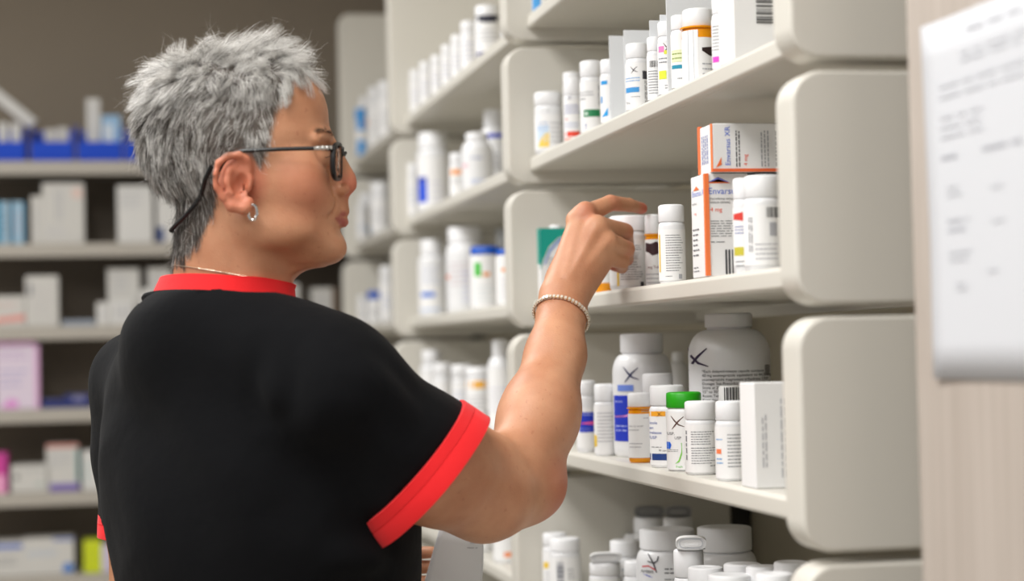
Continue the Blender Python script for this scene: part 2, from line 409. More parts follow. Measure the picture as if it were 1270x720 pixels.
# ---- tier 1, nearest bay
g1 = 'bottles on the shelf above the hand'
bottle(1, 664, 699, 115, 'white bottle with a yellow quarter circle on its label', rec=.0215, prints=[('r', -.8, 0, .18, .45, (205, 222, 240)), ('p', [(0, .10), (0, .33), (-.3, .31), (-.55, .24), (-.7, .16), (-.75, .10)], (245, 208, 90)), ('l', -.75, 0, .36, .52, 3, (120, 150, 200)), ('l', .1, .95, .15, .52, 5, LG),
    ('t', -.1, .66, .06, 'v', G)], cap=(1.0, .21), wrap=(.06, .62), group=g1)
bottle(1, 700, 722, 90, 'white bottle half hidden behind the red banded one', rec=.045, cap=(.97, .12), group=g1)
bottle(1, 700.5, 722.5, 97, 'white bottle with a red band at its foot', [('r', -.95, .95, .07, .15, (230, 70, 48)), ('r', -.95, .3, .02, .05, (240, 150, 130)), ('l', -.9, .8, .42, .58, 4, BL), ('t', -.9, .33, .05, '30', (220, 70, 70)), ('l', -.9, .9, .2, .3, 3, (150, 165, 205)), ('x', -.35, .68, .08, (120, 120, 140))], cap=(1, .27), wrap=(.03, .66), group=g1)
bottle(1, 720.5, 749, 76, 'white bottle with a dark green band', [('r', -1, 1, .22, .32, GR), ('r', -.62, -.32, .24, .29, (190, 215, 200)), ('l', -.95, .5, .50, .58, 2, G), ('l', -.95, -.4, .44, .5, 1, G), ('lv', .5, .95, .38, .66, 3, LG), ('p', [(-.6, .03), (-.55, .12), (-.48, .15), (-.52, .08)], BL)], cap=(.97, .22), wrap=(.02, .70), group=g1)
bottle(1, 745.5, 768, 74, 'white bottle with light blue marks beside the first divider', [('r', -.85, -.2, .60, .66, (20, 150, 220)), ('lv', .0, .7, .2, .62, 4, G), ('r', -.9, -.75, .32, .42, LB), ('p', [(-.85, .10), (-.2, .12), (-.2, .24)], (20, 160, 230)), ('t', .1, .62, .08, 'T', DK)], cap=(.95, .22), wrap=(.02, .74), group=g1)
def divider(x0, x1, top, label, rec=.012):
    z = SZ(1); X = XS+rec; Y = col_y(x0, X, z); lo, hi = X, XB
    for _ in range(40):
        m = (lo+hi)/2
        if proj((m, Y, z))[0] < x1: lo = m
        else: hi = m
    q = proj((X, Y, z)); h = (q[1]-top)*q[2]/FPX
    r = empty('shelf_divider', (X, Y, z+.0003), 0, label, 'divider', 'white card dividers on the shelf above the hand')
    b = MB(); b.box((0, 0, 0), (hi-X, .0018, h), card_m); b.build('upright_card', r)
    b = MB(); b.box((0, .0018, 0), (hi-X, .03, .0015), card_m); b.build('foot_flange', r)
divider(758, 800, 44, 'white card divider right after the light blue bottle')
divider(776, 826, 37, 'white card divider behind the bottle with a cross mark')
divider(808, 850, 25, 'low white card divider behind the barcode bottle')
divider(821, 850, 18, 'narrow white divider behind the pink and lime label')
divider(829, 905, -12, 'tall white divider behind the orange vial')
bottle(1, 777, 807, 54.5, 'white bottle with a cross and light blue stripe', [('x', -.3, .60, .10), ('l', -.95, .2, .42, .50, 2, LB), ('r', -.95, .1, .27, .345, LB), ('l', -.6, .3, .19, .22, 1, G), ('r', .38, .78, .46, .58, DK), ('lv', .5, .9, .06, .44, 3, G), ('t', -.95, .10, .05, 'Tx', DK)], cap=(.96, .22), wrap=(.02, .70), group=g1)
bottle(1, 803.5, 822, 46, 'slim white bottle with a small barcode', [('b', -.6, .9, .52, .62), ('l', -.8, .9, .1, .48, 9, G)], cap=(.96, .22), wrap=(.02, .7), group=g1)
bottle(1, 817, 840, 27, 'white bottle with pink and lime marks and a cross', [('r', -.85, -.3, .58, .66, (240, 130, 190)), ('x', .1, .64, .12, (70, 35, 30)), ('r', -.3, .3, .55, .6, (225, 228, 70)), ('l', -.85, .6, .42, .52, 2, G), ('r', -.85, -.1, .22, .33, (222, 232, 60)), ('l', -.3, .6, .08, .15, 2, G)], cap=(.96, .2), wrap=(.02, .7), group=g1)
bottle(1, 833.5, 858, 19, 'white bottle with pale green and teal bands', [('r', -.9, .6, .36, .52, (222, 230, 190)), ('l', -.85, .55, .38, .5, 2, (130, 150, 60)), ('r', -.9, .6, .27, .32, (20, 140, 170)), ('l', -.4, .6, .12, .16, 1, G)], cap=(.96, .2), wrap=(.02, .74), group=g1)
bottle(1, 847, 888, 12, 'wide orange vial with folded white leaflet wrapped round it', [('r', -.95, -.02, .01, .70, (244, 244, 246)), ('r', -.62, -.58, .01, .70, LG), ('r', -.3, -.27, .01, .70, LG), ('p', [(.2, .46), (.95, .48), (.95, .34), (.6, .36), (.2, .42)], (42, 26, 24)), ('l', .2, .95, .08, .28, 3, LG)], kind='vial', cap=(.94, .24), wrap=(.0, .6), group=g1)
bottle(1, 884, 905, -2, 'white bottle with a magenta spot on its label', [('r', -.9, -.2, .10, .18, (230, 70, 200)), ('l', -.85, .5, .25, .62, 8, G)], wrap=(.02, .7), group=g1)
shelf_carton(1, 911, 985, -8, 'blurry white carton with barcode at the near end, upper shelf', rec=.005, d=.05, prints=[('b', .38, .66, .55, .95, (95, 95, 95), 1), ('lv', .75, .9, .5, .9, 3, LG)], group='cartons at the near shelf ends')

# ---- tier 2, nearest bay (cut by the frame)
bottle(2, 660, 682, -60, 'white bottle cut off at the picture top, topmost shelf', [('r', -.9, 0, .0, .3, LB), ('l', -.8, .8, .3, .6, 4, LG)], group='bottles on the topmost shelf')
bottle(2, 684, 710, -80, 'white bottle at the frame top beside the light blue labelled one', [('l', -.8, .8, .3, .6, 4, LG)], group='bottles on the topmost shelf')

# ---- tier -1, nearest bay
g2 = 'bottles on the chest-height shelf'
bottle(-1, 716, 741, 472, 'white bottle with royal blue and pink label beside the forearm', [('r', -1, .98, .28, .56, NB), ('p', [(-.6, .41), (.9, .44), (.9, .38), (-.6, .40)], (235, 90, 160)), ('l', -.8, .8, .5, .55, 1, (170, 180, 230)), ('l', -.8, .8, .30, .35, 2, (140, 150, 220))], cap=(.98, .2), wrap=(.06, .62), group=g2)
bottle(-1, 738, 764, 476, 'plain white bottle with pale label and yellow corner', [('l', -.7, .9, .18, .62, 9, LG), ('p', [(-.98, .12), (-.75, .14), (-.75, .28), (-.98, .30)], YE)], cap=(.94, .24), wrap=(.03, .7), group=g2)
bottle(-1, 752, 768, 460, 'small white capped bottle behind the blue labelled ones', rec=.13, cap=(.85, .15), rib=True, group=g2)
bottle(-1, 762, 836, 413.5, 'large white round-shouldered bottle with blue label', [('x', -.38, .67, .12, (30, 40, 90)), ('r', -.95, -.30, .13, .50, NB), ('r', -.82, -.3, .535, .585, (110, 140, 225)), ('p', [(-.95, .335), (-.6, .34), (-.3, .365), (-.3, .345), (-.6, .325), (-.95, .32)], (240, 150, 215)),
    ('l', -.9, -.6, .43, .47, 1, (200, 210, 240)), ('l', -.9, -.45, .20, .27, 2, (190, 200, 240)), ('l', -.2, .1, .48, .5, 1, LG)], kind='big', rec=.062, cap=(.72, .155), rib=True, wrap=None, group=g2)
bottle(-1, 830, 857, 436, 'small dim white bottle deep between the two large ones', kind='big', rec=.2, cap=(.55, .1), wrap=None, group=g2)
bottle(-1, 795, 841, 463, 'wide white jar with stepped screw cap behind the vial', kind='big', rec=.06, cap=(.82, .22), wrap=None, rib=True, group=g2)
bottle(-1, 780.5, 810, 487, 'amber vial with white cap and pharmacy label', [('t', -.95, .515, .035, 'take by mouth', G), ('t', -.95, .46, .035, 'treatment', G), ('l', .1, .9, .72, .78, 2, LG), ('l', -.9, .4, .2, .3, 2, LG), ('l', .25, .85, .62, .66, 1, LG)], kind='vial', cap=(1.02, .2), wrap=(.07, .70), group=g2, rec=.022)
bottle(-1, 807, 851, 477.5, 'white bottle with orange upper stripe and navy lower band', [('r', -.98, -.1, .625, .685, (246, 170, 40)), ('x', -.42, .655, .07, (50, 30, 20)), ('t', -.98, .53, .05, 'icole', BL), ('t', -.98, .47, .05, 'an', BL), ('t', -.98, .41, .05, 'release', BL), ('t', -.98, .35, .05, 'USP', BL), ('l', -.9, -.2, .24, .26, 1, DK), ('t', -.5, .2, .03, '90 capsules', DK), ('r', -.98, -.08, .09, .17, (28, 60, 130))],
    cap=(.96, .245), rib=True, wrap=(.03, .69), group=g2)
bottle(-1, 828, 872, 486, 'white bottle with bright green cap', [('x', -.38, .62, .16, (90, 60, 50)), ('t', -.95, .46, .05, 'USP,', DK), ('t', -.55, .405, .05, 'USP', DK), ('p', [(-.98, .37), (-.8, .37), (-.72, .33), (-.8, .28), (-.98, .28)], (20, 100, 220)),
    ('l', -.95, -.3, .24, .28, 2, G), ('p', [(-.2, .36), (-.16, .36), (-.2, .24), (-.35, .14), (-.55, .09), (-.3, .12), (-.15, .22)], (130, 210, 80)), ('t', -.5, .045, .04, 'fresh', (90, 190, 50))], cap=(.99, .20), capm=green_m, wrap=(.02, .74), group=g2)
bottle(-1, 850.5, 891, 497, 'white bottle with grey text right of the green cap', [('l', -.6, .9, .40, .60, 6, G), ('l', -.6, .9, .14, .38, 7, G), ('lv', -.95, -.8, .2, .6, 1, G), ('l', .5, .9, .10, .14, 1, G)], cap=(.97, .25), wrap=(.03, .68), group=g2)
bottle(-1, 888.5, 926, 497, 'white bottle with small orange mark at its left', [('l', -.2, .9, .16, .6, 10, G), ('l', -.9, -.5, .5, .54, 1, LB), ('r', -.9, -.6, .34, .4, (245, 130, 80)), ('l', -.9, -.5, .2, .3, 2, LB)], cap=(.95, .24), wrap=(.03, .68), group=g2)
bottle(-1, 893, 924, 478, 'white bottle with barcode top behind the orange marked one', [('b', -.5, .9, .72, .98)], rec=.085, cap=(.95, .26), capm=paper_m, group=g2)
giant = ['*Each delayed-release capsule contains', '40 mg esomeprazole equivalent to 44.5 mg', 'esomeprazole magnesium trihydrate USP', 'Dosage: See Prescribing Information', 'Store at 20\u00b0C (77\u00b0F); excursions permitted to', '15\u00b0 to 30\u00b0C (59\u00b0 to 86\u00b0F). [See USP C', 'Room Temperature].', 'Keep this and', 'Keep container', 'This is a bulk']
bottle(-1, 857, 958.5, 388.5, 'giant white bottle with dense black text and a cross', [('x', -.80, .70, .15, (50, 35, 70))]+[('t', -.66, .605-i*.027, .026, s, DK) for i, s in enumerate(giant)]+
    [('t', -.98, .42, .032, 'nium', DK), ('t', -.98, .375, .032, 'psules, USP', DK), ('b', .84, .97, .58, .65), ('b', .80, .97, .46, .53), ('l', -.6, .6, .1, .26, 6, G)], kind='big', rec=.12, cap=(.58, .095), wrap=None, group=g2)
shelf_carton(-1, 938, 990, 475, 'blurry white carton at the near end, chest-height shelf', rec=.004, d=.045, prints=[('lv', .6, .95, .1, .85, 5, LG), ('lv', .15, .3, .2, .7, 2, LG)], m=paper_m, group='cartons at the near shelf ends')

# ---- tier -2, nearest bay
g3 = 'bottles on the lowest shelf in view'
H4 = .095
def b4(x0, x1, top, rec, label, prints=(), **kw): return bottle(-2, x0, x1, top, label, prints, rec=rec, group=g3, **kw)
b4(674, 705, 660.5, .0205, 'white bottle with yellow spot at the lower shelf left', [('p', [(-.9, .5), (-.6, .52), (-.5, .46), (-.6, .40), (-.9, .40)], YE), ('l', -.8, .8, .1, .36, 4, LG)], cap=(.96, .22))
b4(683, 721, 667, .022, 'white bottle with vertical barcode, leftmost front of lower shelf', [('b', -.55, -.1, .2, .62, (90, 95, 110), 1), ('l', .15, .6, .3, .5, 4, G)], cap=(.98, .22))
b4(728, 765, 645, .16, 'white bottle with torn seal at the back of lower shelf', cap=(.9, .25))
b4(722, 756, 662, .10, 'white bottle with crumpled tag on its shoulder', [('l', -.6, .6, .3, .5, 4, LG)], cap=(.95, .24))
b4(748, 776, 664, .12, 'white bottle squeezed between tagged one and teal-topped lid', cap=(.95, .24))
b4(757, 800, 669.5, .075, 'white bottle with teal ring printed on its lid', [('l', -.3, .9, .55, .6, 1, (110, 140, 160)), ('l', -.5, .9, .3, .5, 4, LG)], cap=(.94, .23))
b4(732, 771, 697, .035, 'white bottle under the folded leaflet, lower shelf middle', [('l', -.5, .9, .3, .5, 4, LG)], cap=(.98, .25))
b4(775, 805, 695, .05, 'white bottle left of the wide ribbed lid', cap=(.96, .25))
_, amb = b4(791, 869, 655.5, .075, 'wide white jar with ribbed lid and red swoosh logo', [('p', [(-.62, .775), (-.58, .775), (-.40, .66), (-.33, .585), (-.37, .585), (-.45, .66)], DK), ('p', [(-.30, .75), (-.26, .75), (-.30, .70), (-.42, .672), (-.62, .688), (-.62, .70), (-.45, .685), (-.34, .705)], DK),
    ('p', [(-.80, .64), (-.60, .655), (-.38, .615), (-.36, .60), (-.6, .642), (-.80, .63)], (214, 40, 60)), ('t', -.84, .575, .042, 'AMBER', DK), ('p', [(-.80, .565), (-.6, .54), (-.45, .53), (-.6, .55)], NB), ('l', -.1, .35, .56, .64, 2, DK), ('l', -.1, .35, .50, .53, 1, DK)], cap=(.88, .2), rib=True, wrap=None, kind='big')
b4(862, 941, 653, .12, 'wide plain white jar beside the ribbed-lid one', cap=(.85, .22), wrap=None, kind='big')
b4(838, 876, 681, .03, 'white bottle under the rolled leaflet right of the logo jar', [('l', -.5, .9, .3, .5, 4, LG)], cap=(.98, .25))
b4(787, 828, 641, .15, 'dim white bottle under dark leaflet, back left of the pair', cap=(.95, .2))
b4(824, 863, 641, .17, 'dim white bottle under striped leaflet, back right of the pair', cap=(.95, .2))
b4(775, 800, 662, .14, 'short dim white bottle just left of the leaflet pair', cap=(.95, .2))
b4(855, 901, 703, .03, 'white ribbed lid right of the rolled leaflet', cap=(.97, .3), rib=True)
b4(880, 936, 712, .02, 'white smooth lid at the bottom frame edge', cap=(.97, .3))
b4(900, 948, 698.5, .055, 'scuffed white lid below the plain jar', cap=(.97, .3), rib=True)
b4(928, 972, 702, .055, 'white ribbed lid overlapping the scuffed one', cap=(.97, .3), rib=True)
b4(963, 1008, 696.5, .065, 'white ribbed lid beside the nearest end panel', cap=(.97, .3), rib=True)
b4(940, 990, 711, .02, 'white lid in front of the end panel lid pair', cap=(.97, .3), rib=True)
def leaflet(px, py_b, rec, wpx, hpx, label, cols, flat=False):
    z0 = SZ(-2); X = XS+rec; Y = col_y(px, X, z0+.09); Z = proj((X, Y, z0+.09))[2]; z = z0
    # height of the cap top it rests on
    q = proj((X, Y, z0)); z = z0+(q[1]-py_b)*Z/FPX
    w = wpx*Z/FPX; h = hpx*Z/FPX; b = MB(); r = empty('folded_leaflet', (X, Y, z), math.atan2(Y, X)-PI/2, label, 'leaflet', 'folded leaflets resting on bottle caps')
    sp_ = [(w/2*.93*np.sign(math.cos(a))*abs(math.cos(a))**.6, h/2+h/2*.93*np.sign(math.sin(a))*abs(math.sin(a))**.8) for a in [2*PI*i/24 for i in range(24)]]
    b.add([(x, -.0092, zz) for x, zz in sp_]+[(x, .0105, zz) for x, zz in sp_], [tuple(range(24)), tuple(range(47, 23, -1))]+[(i, 24+i, 24+(i+1) % 24, (i+1) % 24) for i in range(24)], ink(cols[0]))
    for L, s in enumerate((1.0, .78, .55, .3)):
        pts = []
        for i in range(24):
            a = 2*PI*i/24; c, sn = math.cos(a), math.sin(a)
            pts.append((w/2*s*np.sign(c)*abs(c)**.6, h/2+h/2*s*np.sign(sn)*abs(sn)**.8))
        th = h*.045; d = .022
        vs = [(x, -d/2+L*.0004, zz) for x, zz in pts]+[(x*(1-.06/s*1), -d/2+L*.0004, h/2+(zz-h/2)*(1-.12/s)) for x, zz in pts]
        vs += [(x, d/2, zz) for x, zz in [(p[0], p[2]) for p in vs]]
        n = 24
        fs = [(i, (i+1) % n, n+(i+1) % n, n+i) for i in range(n)]+[(2*n+i, 3*n+i, 3*n+(i+1) % n, 2*n+(i+1) % n) for i in range(n)]
        fs += [(i, 2*n+i, 2*n+(i+1) % n, (i+1) % n) for i in range(n)]+[(n+i, n+(i+1) % n, 3*n+(i+1) % n, 3*n+i) for i in range(n)]
        b.add(vs, fs, ink(cols[L % len(cols)]), True)
    b.build('rolled_paper', r)
    s = MB(); s.box((-w*.46, -.004, -.0004), (w*.46, .004, .0004), mat('tape', (225, 228, 230), .2)); s.build('tape_strip', r)
leaflet(751, 697, .035, 40, 12, 'folded white leaflet taped on a cap, lower shelf middle', [(226, 226, 226), (206, 208, 210), (232, 232, 232)])
leaflet(858, 681, .03, 38, 16, 'thick rolled leaflet right of the red swoosh jar', [(232, 232, 232), (200, 202, 206), (228, 228, 228)])
leaflet(806, 641, .15, 38, 14, 'dark folded leaflet on the left bottle of the dim pair', [(150, 150, 148), (110, 112, 112), (160, 160, 160)])
leaflet(842, 641, .17, 34, 14, 'striped folded leaflet on the right bottle of the dim pair', [(170, 170, 168), (70, 72, 76), (160, 160, 160)])

# ---- second bay
gB = 'blurred bottles of the second bay'
def bB(t, x0, x1, top, label, prints=(), **kw):
    return bottle(t, x0, x1, top, label, prints, group=gB, **kw)
row = [(590, 622, 8), (572, 595, 27), (560, 579, 44), (548, 565, 56), (535, 552, 69), (521, 538, 77), (509, 525, 87)]
rl = ['white bottle with a black neck band, second bay top shelf', 'white bottle directly left of the black banded one', 'third white bottle from the black banded one along the top shelf', 'middle white bottle of the receding top-shelf row of seven',
      'white bottle just past the middle of the top-shelf row', 'last but one white bottle of the receding top-shelf row', 'leftmost white bottle of the receding top-shelf row']
for (a, b_, c), l in zip(row, rl):
    bB(2, a, b_, c, l, ([('r', -1, 1, .66, .80, (30, 30, 50)), ('l', -.8, .8, .3, .55, 3, LG), ('r', -1, -.3, .06, .12, (60, 60, 120))] if a == 590 else [('l', -.8, .8, .2, .6, 4, (190, 194, 215))]), cap=(.96, .2))
bB(2, 621, 640, -20, 'white bottle just left of the upper end panel', [('r', -.9, .2, .3, .5, (235, 190, 180)), ('l', -.8, .8, .5, .7, 3, LG)])
bB(1, 518, 559, 165, 'wide white bottle with an upright blue label stripe', [('r', -.92, -.4, .12, .44, (30, 80, 215)), ('r', -.92, -.4, .36, .44, (80, 110, 230)), ('l', -.2, .7, .1, .4, 4, (215, 215, 230))], cap=(.88, .2))
bB(1, 507, 519, 203, 'short white bottle left of the blue striped one', rec=.012, prints=[('l', -.8, .8, .2, .6, 4, (190, 200, 225))])
bB(1, 553, 574, 176, 'grey-white bottle deep behind the orange marked one', rec=.12, bodym=greycap_m, capm=greycap_m, wrap=None)
bB(1, 558, 578, 190, 'white bottle with an orange label mark', [('r', -.8, .7, .5, .62, (245, 165, 100)), ('l', -.8, .5, .3, .4, 2, G)])
bB(1, 573, 612, 165, 'round-shouldered wide white bottle with faint blue writing', [('l', -.4, .5, .52, .58, 1, BL), ('l', -.4, .6, .1, .2, 2, (120, 150, 215)), ('r', -.9, -.6, .4, .46, (240, 190, 200))], kind='big', cap=(.7, .15), wrap=None)
bB(1, 596, 634, 136.5, 'tall white bottle with a blue line below its shoulder', [('r', -1, 1, .66, .71, (40, 60, 190)), ('l', -.8, .5, .3, .5, 3, LG), ('l', -.7, .7, .1, .16, 1, (100, 140, 215))], kind='big', rec=.085, cap=(.7, .2), wrap=None)
bB(0, 520, 556, 297, 'white bottle with small blue bar, second bay', [('r', -.8, .1, .25, .31, (40, 110, 210)), ('l', -.8, .6, .4, .66, 5, (190, 200, 225)), ('l', -.9, .9, .05, .12, 1, (150, 180, 230))], cap=(.8, .2))
bB(0, 554, 603, 282, 'wide white bottle behind the blue lids', [('l', -.8, .6, .3, .6, 5, (215, 200, 205)), ('r', -.95, -.8, .4, .44, (230, 130, 90)), ('l', -.2, .3, .1, .5, 6, (200, 205, 235))], kind='big', cap=(.86, .18), rec=.05, wrap=None)
bB(0, 584, 623, 306, 'low white jar with bright blue lid and green mark', [('r', -.7, -.3, .52, .74, (70, 190, 60)), ('r', -.2, .25, .52, .58, (235, 150, 60)), ('l', -.7, .8, .1, .4, 4, (215, 225, 230))], cap=(.95, .13), capm=bluecap_m, wrap=(.04, .86))
bB(0, 616, 650, 309, 'blue-lidded white jar partly behind the end panel', [('r', -.6, -.1, .6, .66, (245, 170, 120)), ('l', -.7, .8, .1, .5, 4, (215, 215, 225))], cap=(.95, .1), capm=bluecap_m, wrap=(.04, .86))
bB(0, 616, 640, 283, 'grey-white capped bottle behind the blue lids', rec=.12, bodym=greycap_m, capm=greycap_m, wrap=None)
bB(-1, 522, 551, 434, 'tall white bottle left in the row behind the sleeve', [('l', -.8, .8, .2, .5, 4, (200, 215, 215))], cap=(.8, .2))
bB(-1, 538, 563, 450, 'white bottle with pale orange foot band behind the sleeve', [('r', -.9, .9, .1, .2, (240, 190, 160)), ('l', -.8, .8, .3, .5, 3, LG)], rec=.03)
bB(-1, 561, 588, 452, 'plain white bottle left of the orange striped one', [('l', -.8, .8, .3, .6, 4, (190, 200, 225))], cap=(1, .2))
bB(-1, 579, 612, 455, 'wide white bottle with a bold orange stripe', [('r', -.95, .95, .66, .78, (248, 180, 30)), ('l', -.8, .8, .3, .55, 4, LG), ('b', .4, .7, .1, .3)], cap=(1, .14), wrap=(.04, .8))
bB(-1, 606, 640, 421, 'tall white bottle beside the forearm', [('l', -.8, .8, .2, .5, 5, (215, 215, 230))], kind='big', cap=(.62, .18), rec=.05)
bB(-2, 586, 612, 612, 'white bottle with orange band below the elbow', [('r', -.9, .6, .58, .65, (245, 160, 60)), ('l', -.8, .8, .2, .5, 4, LG)], cap=(.95, .2))
bB(-2, 612, 646, 600, 'white bottle with low orange print beside the lower panel', [('l', -.8, .8, .45, .62, 4, (180, 185, 220)), ('r', -.2, .8, .08, .14, (245, 140, 70)), ('r', .3, .9, .66, .7, (245, 180, 80))], cap=(.95, .2), wrap=(.04, .78))
# ---- farthest bay
gC = 'blurred bottles of the farthest bay'
for t, a, b_, c, l, pr in [
    (2, 442, 455, 132, 'bottle with bright blue label, far end of the top shelf', [('r', -1, 1, .0, .3, (30, 150, 225)), ('r', -1, 1, .5, .95, (50, 150, 225))]),
    (2, 447, 461, 120, 'white bottle right of the bright blue one, farthest bay', [('r', -.6, .4, .5, .6, (240, 170, 140))]),
    (2, 458, 474, 108, 'white bottle with orange fleck, farthest bay top shelf', [('l', -.6, .6, .2, .5, 4, LG)]),
    (2, 470, 488, 101, 'largest white bottle on the farthest top shelf', [('l', -.6, .6, .2, .5, 4, LG)]),
    (1, 443, 456, 252, 'small white bottle left on the second farthest shelf', [('l', -.6, .6, .2, .5, 4, (150, 180, 220))]),
    (1, 446, 464, 240, 'bluish white bottle mid second shelf, farthest bay', [('r', -.6, .6, .1, .3, (170, 195, 230))]),
    (1, 460, 484, 226, 'tall white bottle right on the second shelf, farthest bay', [('l', -.6, .6, .2, .5, 4, LG)]),
    (0, 444, 457, 366, 'white bottle left of the small blue cap', [('l', -.6, .6, .2, .5, 4, LG)]),
    (0, 472, 489, 330, 'tall pale bottle right of the small blue cap', [('l', -.6, .6, .2, .5, 4, (190, 200, 230))])]:
    bottle(t, a, b_, c, l, pr, group=gC, rec=.008 if a < 446 else None)
bottle(0, 456, 476, 361, 'small bottle with a dark blue cap, farthest bay', [('l', -.6, .6, .2, .5, 4, G)], capm=bluecap_m, cap=(.98, .24), group=gC)

# ------------------------------------------------------------------ shelving along the back wall
YB = 5.11
LZ = [1.892, 1.6795, 1.4665, 1.2545, 1.0415, .828]
names = ['topmost grey back shelf holding blue bins', 'grey back shelf just below the blue bins', 'grey back shelf at the height of her nape', 'grey back shelf carrying the pink and white carton', 'grey back shelf second from the picture bottom', 'grey back shelf at the picture bottom edge']
for z, l in zip(LZ, names):
    b = MB(); b.box((-2.178, YB, z-.036), (.898, YB+.014, z), lip_m); b.box((-2.178, YB+.014, z-.02), (.898, YB+.30, z-.002), lip_m)
    o = b.build('shelf_board', bevel=.003); tag(o, l, 'shelf', 'grey shelves along the back wall')
for z in (.6155, .40, .18):
    b = MB(); b.box((-2.178, YB, z-.036), (.898, YB+.014, z), lip_m); b.box((-2.178, YB+.014, z-.02), (.898, YB+.30, z-.002), lip_m)
    o = b.build('shelf_board', bevel=.003); tag(o, {.6155: 'grey back shelf at thigh height', .40: 'grey back shelf at knee height', .18: 'grey back shelf just above the floor'}[z], 'shelf', 'grey shelves along the back wall')
b = MB(); b.box((-2.2, YB+.305, 0), (.93, YB+.32, 1.90), dark_m); o = b.build('back_panel'); tag(o, 'dark brown backing panel behind the grey back shelves', 'panel')
for x in (-2.2, -1.3, -.42, .9):
    b = MB(); b.box((x, YB+.02, 0), (x+.02, YB+.304, 1.86), dark_m)
    if x in (-2.2, .9): o = b.build('end_panel', bevel=.002); tag(o, 'dark end panel of the back shelving, %s end' % ('room' if x < 0 else 'corner'), 'panel')
def back_box(t, x0, x1, top, label, prints=(), m=None, rec=.02, d=.12, left=(), **kw):
    z = LZ[t]; Y = YB+rec; X0 = col_x(x0, Y, z); X1 = col_x(x1, Y, z); q = proj(((X0+X1)/2, Y, z)); h = (q[1]-top)*q[2]/FPX
    return carton(X0, Y, z, X1-X0, d, h, label, prints=prints, m=m, group='cartons on the back shelves', **kw)
def cm(c, r=.6): return mat('card_%d_%d_%d' % c, c, r, noise=.02)
W2 = cm((205, 203, 198)); W3 = cm((216, 215, 212)); BLU = cm((168, 196, 214))
back_box(1, -12, -1, 250, 'teal blue carton at the left frame edge', m=cm((70, 150, 180)))
back_box(1, 0, 12, 250, 'pale blue carton, left one of the narrow pair', [('r', 0, .25, 0, 1, (60, 150, 195)), ('l', .3, .9, .2, .8, 4, G)], m=BLU)
back_box(1, 15, 30, 250, 'pale blue carton, right one of the narrow pair', [('r', .0, .2, 0, 1, (60, 150, 195)), ('r', .85, 1, 0, 1, (60, 150, 195)), ('lv', .35, .6, .2, .8, 2, (210, 170, 170))], m=BLU)
back_box(1, 39, 53, 243, 'narrow white carton beside the big square one', [('lv', .3, .6, .2, .8, 1, LG)], m=W2)
back_box(1, 53, 105, 227, 'big pale carton with a faint red corner', [('r', .72, .95, .75, .92, (222, 196, 186)), ('lv', .3, .5, .4, .9, 2, LG), ('l', .1, .6, .1, .3, 3, (195, 195, 200))], m=W2)
back_box(1, 146, 190, 230, 'square white carton close to the back of her head', [('l', .1, .8, .6, .9, 4, LG)], m=W3)
back_box(1, 195, 240, 238, 'white carton half hidden by her nape hair', [('r', 0, .2, 0, .3, (60, 80, 130))], m=W3)
back_box(2, -20, 31, 367, 'flat white carton with a red lower stripe', [('p', [(0, .1), (1, .2), (1, .4), (0, .25)], (225, 150, 140)), ('l', .3, .9, .6, .8, 2, (225, 180, 175))], m=W2)
back_box(2, 32, 73, 342, 'upright white carton left of the low blue packet', [('r', .1, .2, .6, .85, G), ('l', .25, .9, .2, .8, 6, (200, 196, 196))], m=W2)
back_box(2, 77, 118, 397, 'low bluish blister packet lying on the back shelf', m=cm((150, 160, 175)), d=.08)
back_box(2, 120, 135, 375, 'small white carton beside the tall stepped one', [('lv', .3, .6, .2, .8, 1, LG)], m=W3, rec=.01, d=.03)
back_box(2, 134, 174, 333, 'tall pale carton behind two small ones', [('l', .15, .8, .6, .9, 4, LG)], m=W2, rec=.05)
back_box(2, 136, 166, 372, 'small white carton in front of the tall pale one', [('lv', .2, .9, .2, .8, 3, LG)], m=W3, rec=.01, d=.03)
back_box(2, 184, 214, 332, 'tall pale carton near her collar', [('l', .15, .8, .6, .9, 4, LG)], m=W2, rec=.05)
back_box(2, 175, 192, 358, 'short white carton near her collar', m=W3, rec=.01, d=.03)
back_box(2, 352, 372, 352, 'small white carton below her chin', m=W2)
back_box(2, 388, 418, 357, 'white carton with brown edge past her chin', [('r', .82, 1, 0, 1, (110, 84, 60)), ('l', .1, .7, .3, .8, 4, LG)], m=W2)
back_box(3, -4, 49, 421, 'tall pink and white carton at the left edge', [('r', 0, 1, .92, 1, (225, 150, 215)), ('r', .9, 1, 0, 1, (225, 175, 215)), ('l', .1, .8, .7, .85, 2, (190, 160, 200)), ('l', .1, .8, .3, .6, 3, (170, 165, 205)), ('p', [(.1, .02), (.5, .02), (.5, .12), (.3, .16)], (225, 150, 215))], m=cm((222, 208, 224)))
back_box(3, 52, 80, 495, 'flat dark blue packet right of the pink carton', m=cm((26, 40, 110)), d=.1)
back_box(3, 80, 112, 489, 'crumpled dark blue packet with pale top', [('r', .3, .8, .5, .9, (120, 120, 160))], m=cm((26, 40, 110)), d=.1)
back_box(4, -8, 9, 562, 'magenta carton tipped at the left frame edge', [('r', .0, .9, .0, .45, (235, 160, 200))], m=cm((200, 60, 150)))
back_box(4, 14, 61, 577, 'low white carton with small black marks', [('l', .1, .9, .75, .85, 1, G), ('r', .1, .2, .5, .65, DK), ('r', .65, .85, .2, .4, (190, 196, 190))], m=W2)
back_box(4, 58, 98, 551, 'white carton with purple foot and reddish top', [('r', 0, 1, .93, 1, (205, 130, 120)), ('r', .1, 1, .0, .16, (120, 100, 175)), ('r', .93, 1, .2, .9, (80, 150, 150)), ('l', .1, .85, .5, .85, 4, LG)], m=W2)
